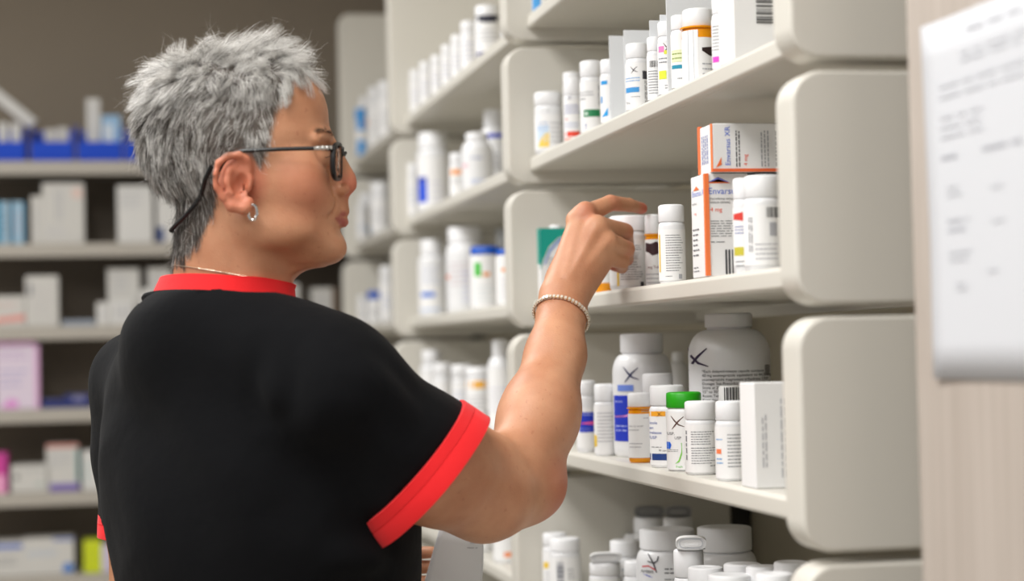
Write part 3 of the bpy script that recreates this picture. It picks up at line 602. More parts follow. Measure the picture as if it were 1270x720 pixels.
back_box(4, 102, 130, 559, 'white carton just left of her sleeve edge', [('lv', .1, .3, .2, .8, 1, (150, 190, 190))], m=W3)
back_box(5, -6, 28, 672, 'white carton with blue top line, lower left corner', [('r', 0, 1, .8, .93, (80, 110, 190)), ('l', .1, .8, .3, .6, 2, G)], m=W2)
back_box(5, 28, 92, 668, 'wide white carton with a blue corner spot', [('p', [(.78, .06), (.98, .06), (.98, .26), (.9, .32), (.8, .28)], (50, 120, 200)), ('l', .1, .7, .5, .7, 2, (170, 190, 220)), ('r', .6, 1, .94, 1, (80, 110, 190))], m=W2)
back_box(5, 104, 126, 671, 'bright yellow-green carton next to her left arm', [('l', .2, .8, .2, .8, 3, (190, 200, 40))], m=cm((206, 218, 20)))
back_box(5, 126, 140, 676, 'pale lilac carton behind her left arm', m=cm((205, 195, 215)))
# blue bins
bin_m = mat('blue_bin', (6, 72, 205), .4, noise=.03)
def blue_bin(x0, x1, label, top=176, back=152):
    z = LZ[0]; Y = YB+.02; X0 = col_x(x0, Y, z); X1 = col_x(x1, Y, z); w = X1-X0; q = proj((X0, Y, z)); hf = (q[1]-top)*q[2]/FPX; hb = (q[1]-back)*q[2]/FPX; d = .2; t = .003
    r = empty('storage_bin', (X0, Y, z+.0003), 0, label, 'bin', 'blue storage bins on the topmost back shelf')
    def part(nm, vs, fs): b = MB(); b.add(vs, fs, bin_m); o = b.build(nm, r); s = o.modifiers.new('s', 'SOLIDIFY'); s.thickness = t; s.offset = 0
    part('bin_base', [(0, 0, .002), (w, 0, .002), (w, d, .002), (0, d, .002)], [(0, 1, 2, 3)])
    part('bin_front', [(.002, 0, .003), (w-.002, 0, .003), (w, -.008, hf), (0, -.008, hf)], [(0, 1, 2, 3)])
    for x in (0, w): part('bin_side', [(x, 0, .003), (x, d, .003), (x, d, hb), (x, .06, hb), (x, -.006, hf)], [(0, 1, 2, 3, 4)])
    part('bin_back', [(0, d, .003), (w, d, .003), (w, d, hb), (0, d, hb)], [(0, 1, 2, 3)])
    return (X0, Y, z, w, q[2])
def inbin(x0, x1, top, label, m, prints=(), rec=.06, rz=0):
    z = LZ[0]+.006; Y = YB+rec; X0 = col_x(x0, Y, z); X1 = col_x(x1, Y, z); q = proj((X0, Y, z)); h = (q[1]-top)*q[2]/FPX
    carton(X0, Y, z, X1-X0, .035, h, label, prints=prints, m=m, group='cartons standing in the blue bins')
blue_bin(-22, 31, 'blue bin at the left frame edge'); blue_bin(39, 91, 'blue bin second from the frame edge'); blue_bin(97, 151, 'blue bin holding a tall white carton'); blue_bin(155, 207, 'blue bin mostly hidden by her hair')
inbin(-2, 10, 152, 'white carton leftmost in the first blue bin', W3); inbin(14, 26, 152, 'white carton right in the first blue bin', W3)
inbin(56, 70, 160, 'low grey carton in the second blue bin', W2); inbin(71, 85, 158, 'low pale carton right in the second blue bin', W2)
inbin(108, 125, 122, 'tall white carton rising from the third blue bin', W3, [('lv', .3, .6, .2, .9, 1, LG)])
inbin(127, 150, 143, 'light blue carton in the third blue bin', cm((150, 190, 225)), [('r', .1, .6, .1, .8, (215, 225, 235))], rec=.05)
inbin(165, 190, 146, 'white carton in the bin behind her hair', W3)
z = LZ[0]; Y = YB+.10; Xa = col_x(-12, Y, z); s = 5.2/2400
r = empty('leaning_board', (Xa, Y, z+.098), 0, 'pale board leaning diagonally over the first blue bin', 'board')
b = MB(); b.box((0, 0, 0), (.145, .03, .03), W3); o = b.build('board_body', r, bevel=.002); o.rotation_euler = (0, math.radians(40), 0); o.location = (-.01, 0, .09)

# ------------------------------------------------------------------ paper on the near wall
def wall_paper():
    X = .634-.0012; z1 = None
    y0 = col_y(1156, X, 1.5)
    r = empty('paper_sign', (X, y0, 1.36), 0, 'white printed sheet taped to the pale wood wall', 'paper')
    zt = 1.36+.279
    zt = 1.38+ (proj((X, y0, 1.38))[1]-31)*proj((X, y0, 1.38))[2]/FPX
    zb = 1.38+ (proj((X, y0, 1.38))[1]-469)*proj((X, y0, 1.38))[2]/FPX
    r.location = (X, y0, zb); H = zt-zb; W = .216
    b = MB(); n = 10; vs = []
    def off(u, v): return -(.0006 + .005*math.exp(-u*9)*(.3+.7*abs(v-.4)))
    for i in range(n+1):
        for j in range(n+1):
            u, v = i/n, j/n; vs.append((off(u, v), -u*W + .004*v, v*H))
    b.add(vs, [(i*(n+1)+j, (i+1)*(n+1)+j, (i+1)*(n+1)+j+1, i*(n+1)+j+1) for i in range(n) for j in range(n)], mat('sheet_paper', (206, 208, 213), .7, noise=.01), True)
    o = b.build('paper_sheet', r); sd = o.modifiers.new('s', 'SOLIDIFY'); sd.thickness = .0004
    l = MB(); em = lambda u, v: (off(u, v)-.0008, -u*W+.004*v, v*H)
    g = (196, 198, 204)
    print_items(l, [('l', .35, .9, .93, .97, 1, g), ('l', .3, .9, .86, .90, 2, g), ('l', .12, .95, .77, .83, 2, g), ('l', .12, .5, .66, .74, 3, g), ('l', .12, .3, .60, .63, 1, (170, 172, 180)), ('l', .45, .75, .60, .63, 1, (170, 172, 180)),
        ('l', .15, .3, .50, .54, 2, g), ('l', .5, .6, .50, .52, 1, g), ('l', .15, .35, .40, .45, 2, (180, 182, 190)), ('l', .5, .6, .41, .43, 1, g), ('l', .15, .35, .32, .36, 2, g), ('l', .2, .3, .24, .27, 2, g), ('l', .45, .55, .28, .3, 1, g)], W, H, em, 3)
    l.build('sheet_print', r)
wall_paper()

# ------------------------------------------------------------------ light
def area(name, loc, sx, sy, power, col=(1, .985, .965), rot=(0, 0, 0)):
    d = bpy.data.lights.new(name, 'AREA'); d.shape = 'RECTANGLE'; d.size = sx; d.size_y = sy; d.energy = power; d.color = col
    o = bpy.data.objects.new(name, d); COL.objects.link(o); o.location = loc; o.rotation_euler = rot; return o
for x, y, p in ((-.5, -.7, 24), (-.35, 1.3, 30), (-.45, 3.3, 29), (-1.9, .3, 26), (-1.9, 2.4, 26), (-2.3, 4.4, 9)):
    area('ceiling_light', (x, y, 2.74), .6, 1.2, p*1.13)
w = bpy.data.worlds.new('world'); scene.world = w; w.use_nodes = True
w.node_tree.nodes['Background'].inputs[0].default_value = (1, .985, .965, 1); w.node_tree.nodes['Background'].inputs[1].default_value = .42
# ------------------------------------------------------------------ the woman: distance-field modelling
class SDF:
    def __init__(s): s.p = []
    def cap(s, a, b, ra, rb=None, k=.01, sub=False):
        s.p.append(('c', np.array(a, float), np.array(b, float), ra, ra if rb is None else rb, k, sub)); return s
    def ell(s, c, R, r, k=.01, sub=False):   # R rows = local axes
        s.p.append(('e', np.array(c, float), np.array(R, float), np.array(r, float), None, k, sub)); return s
    def fn(s, f, c, rad, k=.01, sub=False):
        s.p.append(('f', np.array(c, float), f, rad, None, k, sub)); return s
    def bound(s, q):
        if q[0] == 'c': return (q[1]+q[2])/2, np.linalg.norm(q[1]-q[2])/2+max(q[3], q[4])
        if q[0] == 'e': return q[1], float(q[3].max())
        return q[1], q[3]
    def ev(s, p, near=None):
        d = np.full(len(p), .5)
        for q in s.p:
            if near is not None:
                c, r = s.bound(q)
                if np.linalg.norm(c-near[0]) > r+near[1]+q[5]*1.5+.02: continue
            if q[0] == 'c':
                ab = q[2]-q[1]; t = np.clip((p-q[1])@ab/(ab@ab+1e-12), 0, 1)
                e = np.linalg.norm(p-q[1]-t[:, None]*ab, axis=1)-(q[3]+(q[4]-q[3])*t)
            elif q[0] == 'e':
                l = (p-q[1])@q[2].T; k0 = np.linalg.norm(l/q[3], axis=1); k1 = np.linalg.norm(l/q[3]**2, axis=1)
                e = k0*(k0-1)/np.maximum(k1, 1e-9)
            else: e = q[2](p)
            k = q[5]
            if q[6]:
                e = -e; h = np.clip(.5-.5*(d-e)/k, 0, 1); d = d*(1-h)+e*h+k*h*(1-h)
                # smooth max
            else:
                h = np.clip(.5+.5*(d-e)/k, 0, 1); d = d*(1-h)+e*h-k*h*(1-h)
        return d
def mesh_sdf(f, lo, hi, h, B=14):
    """sparse surface nets. f(points, near) -> distance. Returns verts, quads."""
    lo = np.array(lo, float); nb = np.ceil((np.array(hi)-lo)/(h*B)).astype(int); N = nb*B+4
    key = lambda I: (I[:, 0].astype(np.int64)*N[1]+I[:, 1])*N[2]+I[:, 2]
    g = np.arange(B+1); G = np.stack(np.meshgrid(g, g, g, indexing='ij'), -1).reshape(-1, 3)
    half = h*B/2; diag = half*math.sqrt(3); VK = []; VP = []; Q = []
    n1 = B+1
    for bx in range(nb[0]):
        for by in range(nb[1]):
            for bz in range(nb[2]):
                o = np.array([bx, by, bz])*B; c = lo+(o+B/2)*h
                d0 = f(c[None], (c, .001+.06))[0]
                if abs(d0) > diag*1.7+.004: continue
                pts = lo+(o+G)*h
                v = f(pts, (c, diag)).reshape(n1, n1, n1); s = v < 0
                if s.all() or not s.any(): continue
                c8 = [(i, j, k) for i in (0, 1) for j in (0, 1) for k in (0, 1)]
                S = np.stack([s[i:i+B, j:j+B, k:k+B] for i, j, k in c8], -1); act = S.any(-1) & ~S.all(-1)
                idx = np.argwhere(act)
                if len(idx) == 0: continue
                Vv = np.stack([v[i:i+B, j:j+B, k:k+B][act] for i, j, k in c8], -1)
                acc = np.zeros((len(idx), 3)); cnt = np.zeros(len(idx))
                for a in range(8):
                    for b in range(a+1, 8):
                        if sum(x != y for x, y in zip(c8[a], c8[b])) != 1: continue
                        va, vb = Vv[:, a], Vv[:, b]; m = (va < 0) != (vb < 0)
                        t = np.where(m, va/np.where(m, va-vb, 1), 0)
                        pa, pb = np.array(c8[a]), np.array(c8[b])
                        acc += np.where(m[:, None], pa+(pb-pa)*t[:, None], 0); cnt += m
                VP.append(lo+(o+idx+acc/cnt[:, None])*h); VK.append(key(idx+o+1))
                for ax in range(3):
                    sl = [slice(0, B)]*3; s1 = list(sl); s1[ax] = slice(1, B+1)
                    A_, B_ = s[tuple(sl)], s[tuple(s1)]; e = np.argwhere(A_ != B_)
                    if len(e) == 0: continue
                    ins = A_[tuple(e.T)]; u, w = [(1, 2), (2, 0), (0, 1)][ax]
                    E = e+o+1; U = np.eye(3, dtype=int)[u]; Wv = np.eye(3, dtype=int)[w]
                    q = np.stack([key(E-U-Wv), key(E-Wv), key(E), key(E-U)], 1)
                    q[~ins] = q[~ins][:, ::-1]; Q.append(q)
    VK = np.concatenate(VK); VP = np.concatenate(VP); Q = np.concatenate(Q)
    o = np.argsort(VK); VK = VK[o]; VP = VP[o]
    i = np.searchsorted(VK, Q); i = np.minimum(i, len(VK)-1); ok = (VK[i] == Q).all(1)
    return VP, i[ok]
def np_mesh(name, V, F, m, parent=None, loc=None, tint=None, smooth=True):
    me = bpy.data.meshes.new(name); k = F.shape[1]
    if loc is not None: V = V-np.array(loc)
    me.vertices.add(len(V)); me.vertices.foreach_set('co', np.ascontiguousarray(V, dtype=np.float32).ravel())
    me.loops.add(F.size); me.loops.foreach_set('vertex_index', np.ascontiguousarray(F, dtype=np.int32).ravel())
    me.polygons.add(len(F)); me.polygons.foreach_set('loop_start', np.arange(0, F.size, k, dtype=np.int32))
    me.update(calc_edges=True); me.validate()
    me.polygons.foreach_set('use_smooth', np.full(len(me.polygons), smooth)); me.materials.append(m)
    if tint is not None:
        a = me.color_attributes.new('tint', 'FLOAT_COLOR', 'POINT'); a.data.foreach_set('color', np.ascontiguousarray(tint, dtype=np.float32).ravel())
    o = bpy.data.objects.new(name, me); COL.objects.link(o)
    if parent: o.parent = parent
    return o

SC = 2.04/FPX
yaw = math.radians(2); Fh = nrm(cR*math.cos(yaw)+cF*math.sin(yaw)); Uh = cU; Rh = nrm(cR*math.sin(yaw)-cF*math.cos(yaw))
H0 = P(300, 190, 2.04); HM = np.array([Fh, Rh, Uh])
def hl(px, py, b=0.):                      # head-local (forward, right, up) of a pixel at lateral offset b
    s = (2.04-b*math.cos(yaw))/FPX
    return np.array([((px-CX)*s-(300-CX)*SC-b*math.sin(yaw))/math.cos(yaw), b, -((py-CY)*s-(190-CY)*SC)])
def hw(l): return H0+np.asarray(l)@HM
def HP(px, py, b=0.): return hw(hl(px, py, b))
# face loft rows: y, front px, back px, half width
rows = [(92, 340, 262, .035), (104, 366, 240, .052), (118, 385, 225, .062), (133, 396, 215, .067), (150, 403, 213, .070), (166, 411, 216, .071), (176, 411, 222, .0705), (186, 406.5, 230, .070), (198, 405, 240, .0695),
        (212, 408, 250, .069), (228, 412, 258, .0675), (242, 418, 268, .064), (252, 422, 276, .061), (262, 423.5, 284, .057), (270, 421.5, 290, .054), (280, 420, 296, .051), (288, 421.5, 303, .048), (298, 425, 312, .043), (308, 426, 322, .037), (317, 423, 336, .030), (325, 414, 352, .022), (331, 400, 364, .012)]
RC = np.array([hl(0, r[0])[2] for r in rows])[::-1]; RF = np.array([hl(r[1], r[0])[0] for r in rows])[::-1]
RB = np.array([hl(r[2], r[0])[0] for r in rows])[::-1]; RWd = np.array([r[3] for r in rows])[::-1]
def loft(p):
    l = (p-H0)@HM.T; c = l[:, 2]; cc = np.clip(c, RC[0], RC[-1])
    xf = np.interp(cc, RC, RF); xb = np.interp(cc, RC, RB); w = np.interp(cc, RC, RWd)
    a0 = xb*.5+xf*.5; a0 = xf-np.minimum(.085, (xf-xb)*.55); n = 2.35
    A = np.where(l[:, 0] > a0, xf-a0, a0-xb); A = np.maximum(A, .004)
    u = np.abs(l[:, 0]-a0)/A; v = np.abs(l[:, 1])/w; q = (u**n+v**n)**(1/n)
    d = (q-1)*np.minimum(np.minimum(A, w), .05)*.95
    over = np.maximum(np.maximum(RC[0]-c, c-RC[-1]), 0)
    return np.where(over > 0, np.sqrt(np.maximum(d, 0)**2+over**2), d)
body = SDF()
def he(px, py, b, r, k=.008, sub=False, R=None): body.ell(HP(px, py, b), HM if R is None else R@HM, r, k, sub)
def hc(p1, p2, ra, rb, k=.006, sub=False): body.cap(HP(*p1), HP(*p2), ra, rb, k, sub)
he(284, 163, 0, (.0935, .074, .083), .01)                 # skull
body.fn(loft, HP(330, 200, 0), .13, .014)
he(331, 130, 0, (.058, .060, .052), .02)
for s in (1, -1):
    he(372, 224, .043*s, (.024, .020, .026), .02)         # cheek
    he(343, 284, .043*s, (.034, .014, .018), .02)        # jowl
    hc((404, 170, .014*s), (394, 171, .046*s), .0040, .0035, .010)   # brow ridge
    he(408, 194, .031*s, (.013, .016, .0115), .010, True)
    he(394.5, 195, .030*s, (.0128, .0135, .0125), .005)   # eyeball bulge / lids
    hc((402, 190, .024*s), (398, 191.5, .040*s), .0024, .002, .004)    # upper lid fold
    hc((401, 203, .024*s), (397, 202, .039*s), .0022, .002, .004)
hc((409, 178, 0), (431, 221, 0), .0058, .0088, .008)       # nose ridge
hc((410, 196, 0), (421, 232, 0), .0095, .0115, .010)
he(432, 229.5, 0, (.0086, .0095, .0080), .004)
for s in (1, -1):
    he(422.5, 234.5, .0125*s, (.0095, .0060, .0068), .0022)
    hc((410, 228, .0190*s), (411, 241, .0200*s), .0012, .0012, .005, True)
    he(427, 240, .0075*s, (.0048, .0028, .0030), .0015, True)
hc((430, 236.5, 0), (423, 243, 0), .0042, .0045, .004)
hc((421, 247, 0), (424, 259, 0), .008, .0075, .006)
for s in (1, -1):
    hc((426, 263, 0), (412.5, 268, .023*s), .0046, .0016, .0035)
    hc((425, 275, 0), (412, 269.5, .0225*s), .0052, .0018, .0035)
    hc((434, 268.8, 0), (412, 269, .024*s), .0010, .0006, .0022, True)
    hc((417, 250, .019*s), (406, 268, .032*s), .0004, .0003, .007, True)   # fold beside the mouth
he(411, 308, 0, (.0125, .018, .0125), .012)                # chin
# neck
body.cap(HP(276, 262, 0), P(279, 380, 2.055), .044, .052, .015)
body.cap(HP(330, 300, 0), P(297, 392, 2.05), .033, .042, .015)
body.cap(HP(370, 316, 0), P(330, 350, 2.05), .011, .012, .02)
body.cap(HP(266, 262, .0), P(262, 352, 2.06), .034, .038, .015)
body.cap(HP(303, 272, .043), P(322, 372, 2.02), .010, .009, .02)
# ear (right) and its mirror
for s in (1, -1):
    E = lambda px, py, o=0: HP(px, py, s*(.0745+o)) if s > 0 else hw(hl(px, py, .0745+o)*np.array([1, -1, 1]))
    earR = Matrix.Rotation(math.radians(-10), 3, 'Y')
    def ec(a, b, ra, rb, k=.003, sub=False): body.cap(E(*a), E(*b), ra, rb, k, sub)
    ax = np.array([[.97, 0, -.22], [0, 1, 0], [.22, 0, .97]])
    body.ell(E(291, 224, -.001), ax@HM, (.0165, .0055, .0265), .004)
    rim = [(309, 208, -.003), (306, 197, .002), (296, 191.5, .006), (282, 193, .009), (271, 202, .011), (267, 216, .012), (269, 231, .010), (276, 244, .007), (285, 255, .004)]
    for i in range(len(rim)-1): ec(rim[i], rim[i+1], .0036, .0036, .003)
    ec((288, 256, .002), (303, 258, .000), .0062, .0058, .005)
    ec((303, 258, .0), (309, 250, -.002), .0058, .005, .005)
    anti = [(293, 203, .004), (283, 212, .006), (281, 225, .007), (286, 238, .006), (293, 245, .004)]
    for i in range(len(anti)-1): ec(anti[i], anti[i+1], .0030, .0030, .004)
    ec((309, 222, -.001), (308, 232, -.001), .0046, .004, .003)
    body.ell(E(298, 229, .004), ax@HM, (.0072, .0075, .0115), .004, True)
    body.ell(E(297, 206, .008), ax@HM, (.0075, .0045, .005), .003, True)
    body.ell(E(274, 218, .012), ax@HM, (.0022, .0035, .012), .003, True)
# torso under the clothes
A54 = math.radians(48)
hR = nrm([cR[0], cR[1], 0]); hF = nrm([cF[0], cF[1], 0]); UP = np.array([0, 0, 1.])
Ft = hR*math.sin(A54)+hF*math.cos(A54); Rt = hR*math.cos(A54)-hF*math.sin(A54); TM = np.array([Ft, Rt, UP])
shR, shL = P(438, 500, 1.94), P(186, 480, 2.19)
nb = P(277, 443, 2.06); chest = P(300, 565, 2.06); belly = P(345, 715, 2.08)
hipc = np.array([belly[0], belly[1], .93])
def torso(S, g, k=.04):
    if g > 0: S.ell(P(260, 414, 2.06), np.array([Ft, Rt, UP]), (.088, .078, .044), .025)
    S.ell(chest, TM, (.108+g, .160+g, .170+g), k)
    S.cap(P(258, 460, 2.04), P(395, 516, 1.98), .046+g, .044+g, k)
    S.cap(P(215, 500, 2.10), P(230, 600, 2.08), .055+g, .065+g, k+.01)
    S.ell(belly, TM, (.132+g, .150+g, .20+g), k+.02)
    S.ell(hipc, TM, (.125+g, .165+g, .15+g), k+.02)
    S.cap(nb, shR, .046+g, .042+g, k*.8); S.cap(nb, shL, .046+g, .044+g, k*.8)
torso(body, -.004)
# right arm
el = P(646, 598, 2.12)
body.cap(shR, P(545, 580, 2.02), .050, .055, .03)
body.cap(P(520, 570, 2.0), P(600, 612, 2.07), .057, .047, .03)
body.cap(P(600, 610, 2.07), el, .046, .042, .03)
body.cap(P(565, 565, 2.04), P(598, 572, 2.07), .040, .034, .02)
body.cap(P(618, 616, 2.09), P(668, 604, 2.13), .032, .026, .02)
body.cap(P(610, 528, 2.07), P(626, 556, 2.085), .0022, .0012, .007, True)     # biceps bulge at the crease
body.cap(el, P(668, 520, 2.16), .0405, .0400, .022)
body.cap(P(678, 605, 2.135), P(664, 590, 2.14), .0105, .030, .016)  # elbow point
body.cap(P(645, 560, 2.11), P(672, 500, 2.16), .030, .0375, .02)
body.cap(P(668, 520, 2.16), P(689, 440, 2.22), .042, .0330, .02)
body.cap(P(689, 440, 2.22), P(697, 385, 2.265), .0330, .0272, .015)
# hand
wr = P(699, 370, 2.275)
body.cap(P(697, 388, 2.265), wr, .0275, .0255, .012)
hd = lambda a, b, ra, rb, k=.008, sub=False: body.cap(P(*a), P(*b), ra, rb, k, sub)
hd((691, 362, 2.275), (718, 275, 2.318), .0185, .0128, .012)
hd((701, 362, 2.275), (739, 279, 2.305), .0200, .0130, .010)
hd((709, 364, 2.280), (752, 297, 2.302), .0200, .0125, .010)
hd((714, 366, 2.290), (752, 318, 2.308), .0170, .0125, .010)
hd((700, 345, 2.300), (735, 320, 2.33), .020, .016, .012)
hd((714, 272, 2.320), (726, 262, 2.318), .0118, .0125, .006)
hd((722, 268, 2.318), (757, 251.5, 2.345), .0128, .0098, .004)      # index
hd((757, 251.5, 2.345), (780, 254, 2.37), .0098, .0084, .002)
hd((780, 254, 2.37), (796, 258.5, 2.392), .0084, .0072, .002)
hd((742, 281, 2.302), (775, 287, 2.345), .0128, .0106, .004)         # middle
hd((775, 288, 2.345), (777, 301, 2.385), .0102, .0090, .002)
hd((777, 301, 2.385), (764, 303, 2.402), .0088, .0076, .002)
hd((753, 300, 2.300), (777, 308, 2.332), .0122, .0102, .003)         # ring
hd((777, 309, 2.332), (777, 321, 2.368), .0098, .0086, .002)
hd((777, 321, 2.368), (765, 321, 2.388), .0084, .0074, .002)
hd((752, 318, 2.305), (772, 324, 2.33), .0112, .0088, .003)          # little
hd((772, 324, 2.33), (771, 331, 2.36), .0086, .0078, .002)
hd((771, 331, 2.36), (761, 329, 2.378), .0078, .0070, .002)
hd((694, 352, 2.30), (712, 318, 2.35), .017, .0135, .010)            # thumb, behind the hand
hd((712, 318, 2.35), (736, 304, 2.385), .0125, .0108, .003)
hd((736, 304, 2.385), (752, 306, 2.408), .0105, .0085, .002)
for a, b in (((722, 285, 2.288), (706, 335, 2.262)), ((741, 290, 2.279), (713, 335, 2.258)), ((731, 300, 2.280), (714, 345, 2.262))):  # tendons
    pass
body.cap(P(719, 278, 2.3050), P(701, 342, 2.263), .0034, .0022, .006)
body.cap(P(739, 284, 2.2915), P(706, 345, 2.261), .0034, .0022, .006)
body.cap(P(751, 301, 2.2890), P(712, 347, 2.265), .0030, .0020, .006)
# left arm hanging, forearm forward in front of the belly
elL = P(178, 770, 2.22); wl = elL+Ft*.215+Rt*.06-UP*.0+np.array([0, 0, .02])
body.cap(shL, P(180, 560, 2.20), .046, .046, .03); body.cap(P(180, 560, 2.20), P(182, 650, 2.20), .045, .042, .02); body.cap(P(182, 650, 2.20), elL, .042, .039, .02)
body.cap(elL, wl, .036, .025, .015)
hb = nrm(wl-elL); hdn = np.array([0, 0, -1.]); hs = nrm(np.cross(hb, hdn))
body.cap(wl, wl+hb*.07+hs*.01, .022, .017, .01)
for i, (o, L) in enumerate(((-.027, .062), (-.009, .072), (.009, .068), (.026, .052))):
    q0 = wl+hb*.075+UP*(-o)*1.0; q1 = q0+hb*L*.5+hs*(-.008); q2 = q1+hb*L*.35+hs*(-.022)
    body.cap(wl+hb*.03-UP*o*.7, q0, .012, .0105, .006); body.cap(q0, q1, .0098, .0088, .002); body.cap(q1, q2, .0086, .0072, .002)
body.cap(wl+hb*.02+UP*.015, wl+hb*.055+UP*.035-hs*.02, .013, .0105, .006); body.cap(wl+hb*.055+UP*.035-hs*.02, wl+hb*.085+UP*.03-hs*.035, .010, .008, .002)
# legs
for s in (1, -1):
    hp = hipc+Rt*.085*s-UP*.05; kn = np.array([*(hipc+Rt*.095*s+Ft*.02)[:2], .49]); an = np.array([*(hipc+Rt*.10*s-Ft*.02)[:2], .09])
    body.cap(hp, kn, .080, .055, .03); body.cap(kn, an, .052, .036, .02); body.cap(an-UP*.02, an+Ft*.13-UP*.055, .033, .028, .02)
LO = np.minimum(P(80, 30, 2.3), P(800, 30, 1.6))-.1
pts_all = np.array([P(100, 500, 2.3), P(100, 500, 1.7), P(810, 300, 2.45), P(560, 600, 1.8), hipc+Rt*.3, hipc-Rt*.3, hipc+Ft*.35, hipc-Ft*.3])
lo = pts_all.min(0)-.06; hi = pts_all.max(0)+.06; lo[2] = -.02; hi[2] = 1.80
import time; T0 = time.time()
zsp = 1.13
def with_cut(f, lohi): return f
V, F = mesh_sdf(body.ev, lo, hi, .0027)
V[:, 2] = np.maximum(V[:, 2], .004)
print('body', len(V), round(time.time()-T0, 1))
# sculpt refinement is left to shading; hair mask in head-local coordinates
def hairmask(l, soft=.004):
    """positive inside hair area (head-local metres)."""
    a, b, c = l[:, 0], np.abs(l[:, 1]), l[:, 2]
    # hairline in side view as front limit a_max(c)
    ys = [60, 80, 92, 100, 120, 141, 160, 178, 195, 212]; xs = [425, 400, 386, 374, 362, 353, 348, 344, 340, 334]
    hy = np.array([hl(0, y)[2] for y in ys])[::-1]; hx = np.array([hl(x, y)[0]-.000 for x, y in zip(xs, ys)])[::-1]
    # back/lower limit: a must be < line from sideburn over the ear to the nape
    fr = np.interp(c, hy, hx) - .014*np.clip((b-.02)/.05, 0, 1)*np.clip((c-.02)/.05, 0, 1)*0
    m1 = fr-a
    lx = [222, 240, 255, 262, 266, 270, 300, 311, 316, 322, 333]; ly = [322, 306, 280, 262, 240, 205, 194, 196, 205, 216, 216]
    X = np.array([hl(x, 200, .068)[0] for x in lx]); Yl = np.array([hl(0, y)[2] for y in ly])
    m2 = c-np.interp(a+np.where(b > .03, .0, 0), X, Yl)
    return np.minimum(m1, m2)
Lh = (V-H0)@HM.T; near_head = (np.linalg.norm(V-HP(290, 190), axis=1) < .2)
hm = np.where(near_head, hairmask(Lh), -1)
tint = np.zeros((len(V), 4)); tint[:, 3] = 1
tint[:, 0] = np.clip(hm/.006+.3, 0, 1)*near_head          # hair-covered scalp
def blob(px, py, b, r, soft): return np.clip(1-(np.linalg.norm((V-HP(px, py, b))/r, axis=1)-1)/soft, 0, 1)
lip = np.zeros(len(V))
for s in (1, -1):
    for t in np.linspace(0, 1, 8):
        lip = np.maximum(lip, blob(426.5-13*t, 263+5*t, .022*t*s, .0046*(1-.55*t), .35)); lip = np.maximum(lip, blob(425.5-12*t, 275.5-5*t, .022*t*s, .0050*(1-.55*t), .35))
tint[:, 1] = lip
bl = np.maximum(np.maximum(blob(375, 232, .055, .016, 1.6)*.25, blob(432, 229, 0, .010, 1.)*.55), np.maximum(blob(291, 226, .078, .026, .6)*.5, blob(375, 232, -.055, .022, 1.2)*.4))
for q, r, a in (((764, 303, 2.4), .016, .8), ((768, 324, 2.375), .018, .9), ((796, 258, 2.39), .012, .8), ((757, 252, 2.345), .010, .4), ((776, 288, 2.345), .012, .35), ((777, 308, 2.33), .011, .35), ((684, 606, 2.12), .03, .5), ((728, 264, 2.31), .012, .3)):
    bl = np.maximum(bl, np.clip(1-(np.linalg.norm(V-P(*q), axis=1)/r-.6), 0, 1)*a)
tint[:, 2] = bl
def skin_mat():
    m = bpy.data.materials.new('skin'); m.use_nodes = True; nt = m.node_tree; b = nt.nodes['Principled BSDF']; L = nt.links.new
    at = nt.nodes.new('ShaderNodeAttribute'); at.attribute_name = 'tint'; sp = nt.nodes.new('ShaderNodeSeparateColor'); L(at.outputs['Color'], sp.inputs[0])
    tc = nt.nodes.new('ShaderNodeTexCoord')
    n = nt.nodes.new('ShaderNodeTexNoise'); n.inputs['Scale'].default_value = 18; n.inputs['Detail'].default_value = 6; L(tc.outputs['Object'], n.inputs['Vector'])
    r = nt.nodes.new('ShaderNodeValToRGB'); r.color_ramp.elements[0].position = .3; r.color_ramp.elements[1].position = .72
    r.color_ramp.elements[0].color = lin((186, 126, 92)); r.color_ramp.elements[1].color = lin((214, 159, 124)); L(n.outputs['Fac'], r.inputs[0])
    fr = nt.nodes.new('ShaderNodeTexNoise'); fr.inputs['Scale'].default_value = 150; fr.inputs['Detail'].default_value = 2; L(tc.outputs['Object'], fr.inputs['Vector'])
    f2 = nt.nodes.new('ShaderNodeValToRGB'); f2.color_ramp.elements[0].position = .66; f2.color_ramp.elements[0].color = (0, 0, 0, 1); f2.color_ramp.elements[1].position = .74; f2.color_ramp.elements[1].color = (.35, .35, .35, 1); L(fr.outputs['Fac'], f2.inputs[0])
    prev = r.outputs[0]
    for fac, c in ((f2.outputs[0], (170, 100, 72)), (sp.outputs[2], (205, 104, 84)), (sp.outputs[1], (172, 92, 82)), (sp.outputs[0], (84, 76, 70))):
        mx = nt.nodes.new('ShaderNodeMix'); mx.data_type = 'RGBA'; mx.inputs[7].default_value = lin(c); L(prev, mx.inputs[6]); L(fac, mx.inputs[0]); prev = mx.outputs[2]
    L(prev, b.inputs['Base Color']); b.inputs['Roughness'].default_value = .5
    b.inputs['Subsurface Weight'].default_value = .12; b.inputs['Subsurface Radius'].default_value = (1, .35, .2); b.inputs['Subsurface Scale'].default_value = .012
    v = nt.nodes.new('ShaderNodeTexNoise'); v.inputs['Scale'].default_value = 420; v.inputs['Detail'].default_value = 3; L(tc.outputs['Object'], v.inputs['Vector'])
    bp = nt.nodes.new('ShaderNodeBump'); bp.inputs['Strength'].default_value = .22; bp.inputs['Distance'].default_value = .0012; L(v.outputs['Fac'], bp.inputs['Height']); L(bp.outputs['Normal'], b.inputs['Normal'])
    return m
foot = np.array([hipc[0], hipc[1], 0])
person = empty('person', foot, 0, 'woman with short grey hair in black and red scrub top reaching for a bottle', 'person')
SK = skin_mat()
np_mesh('body', V, F, SK, person, foot, tint)

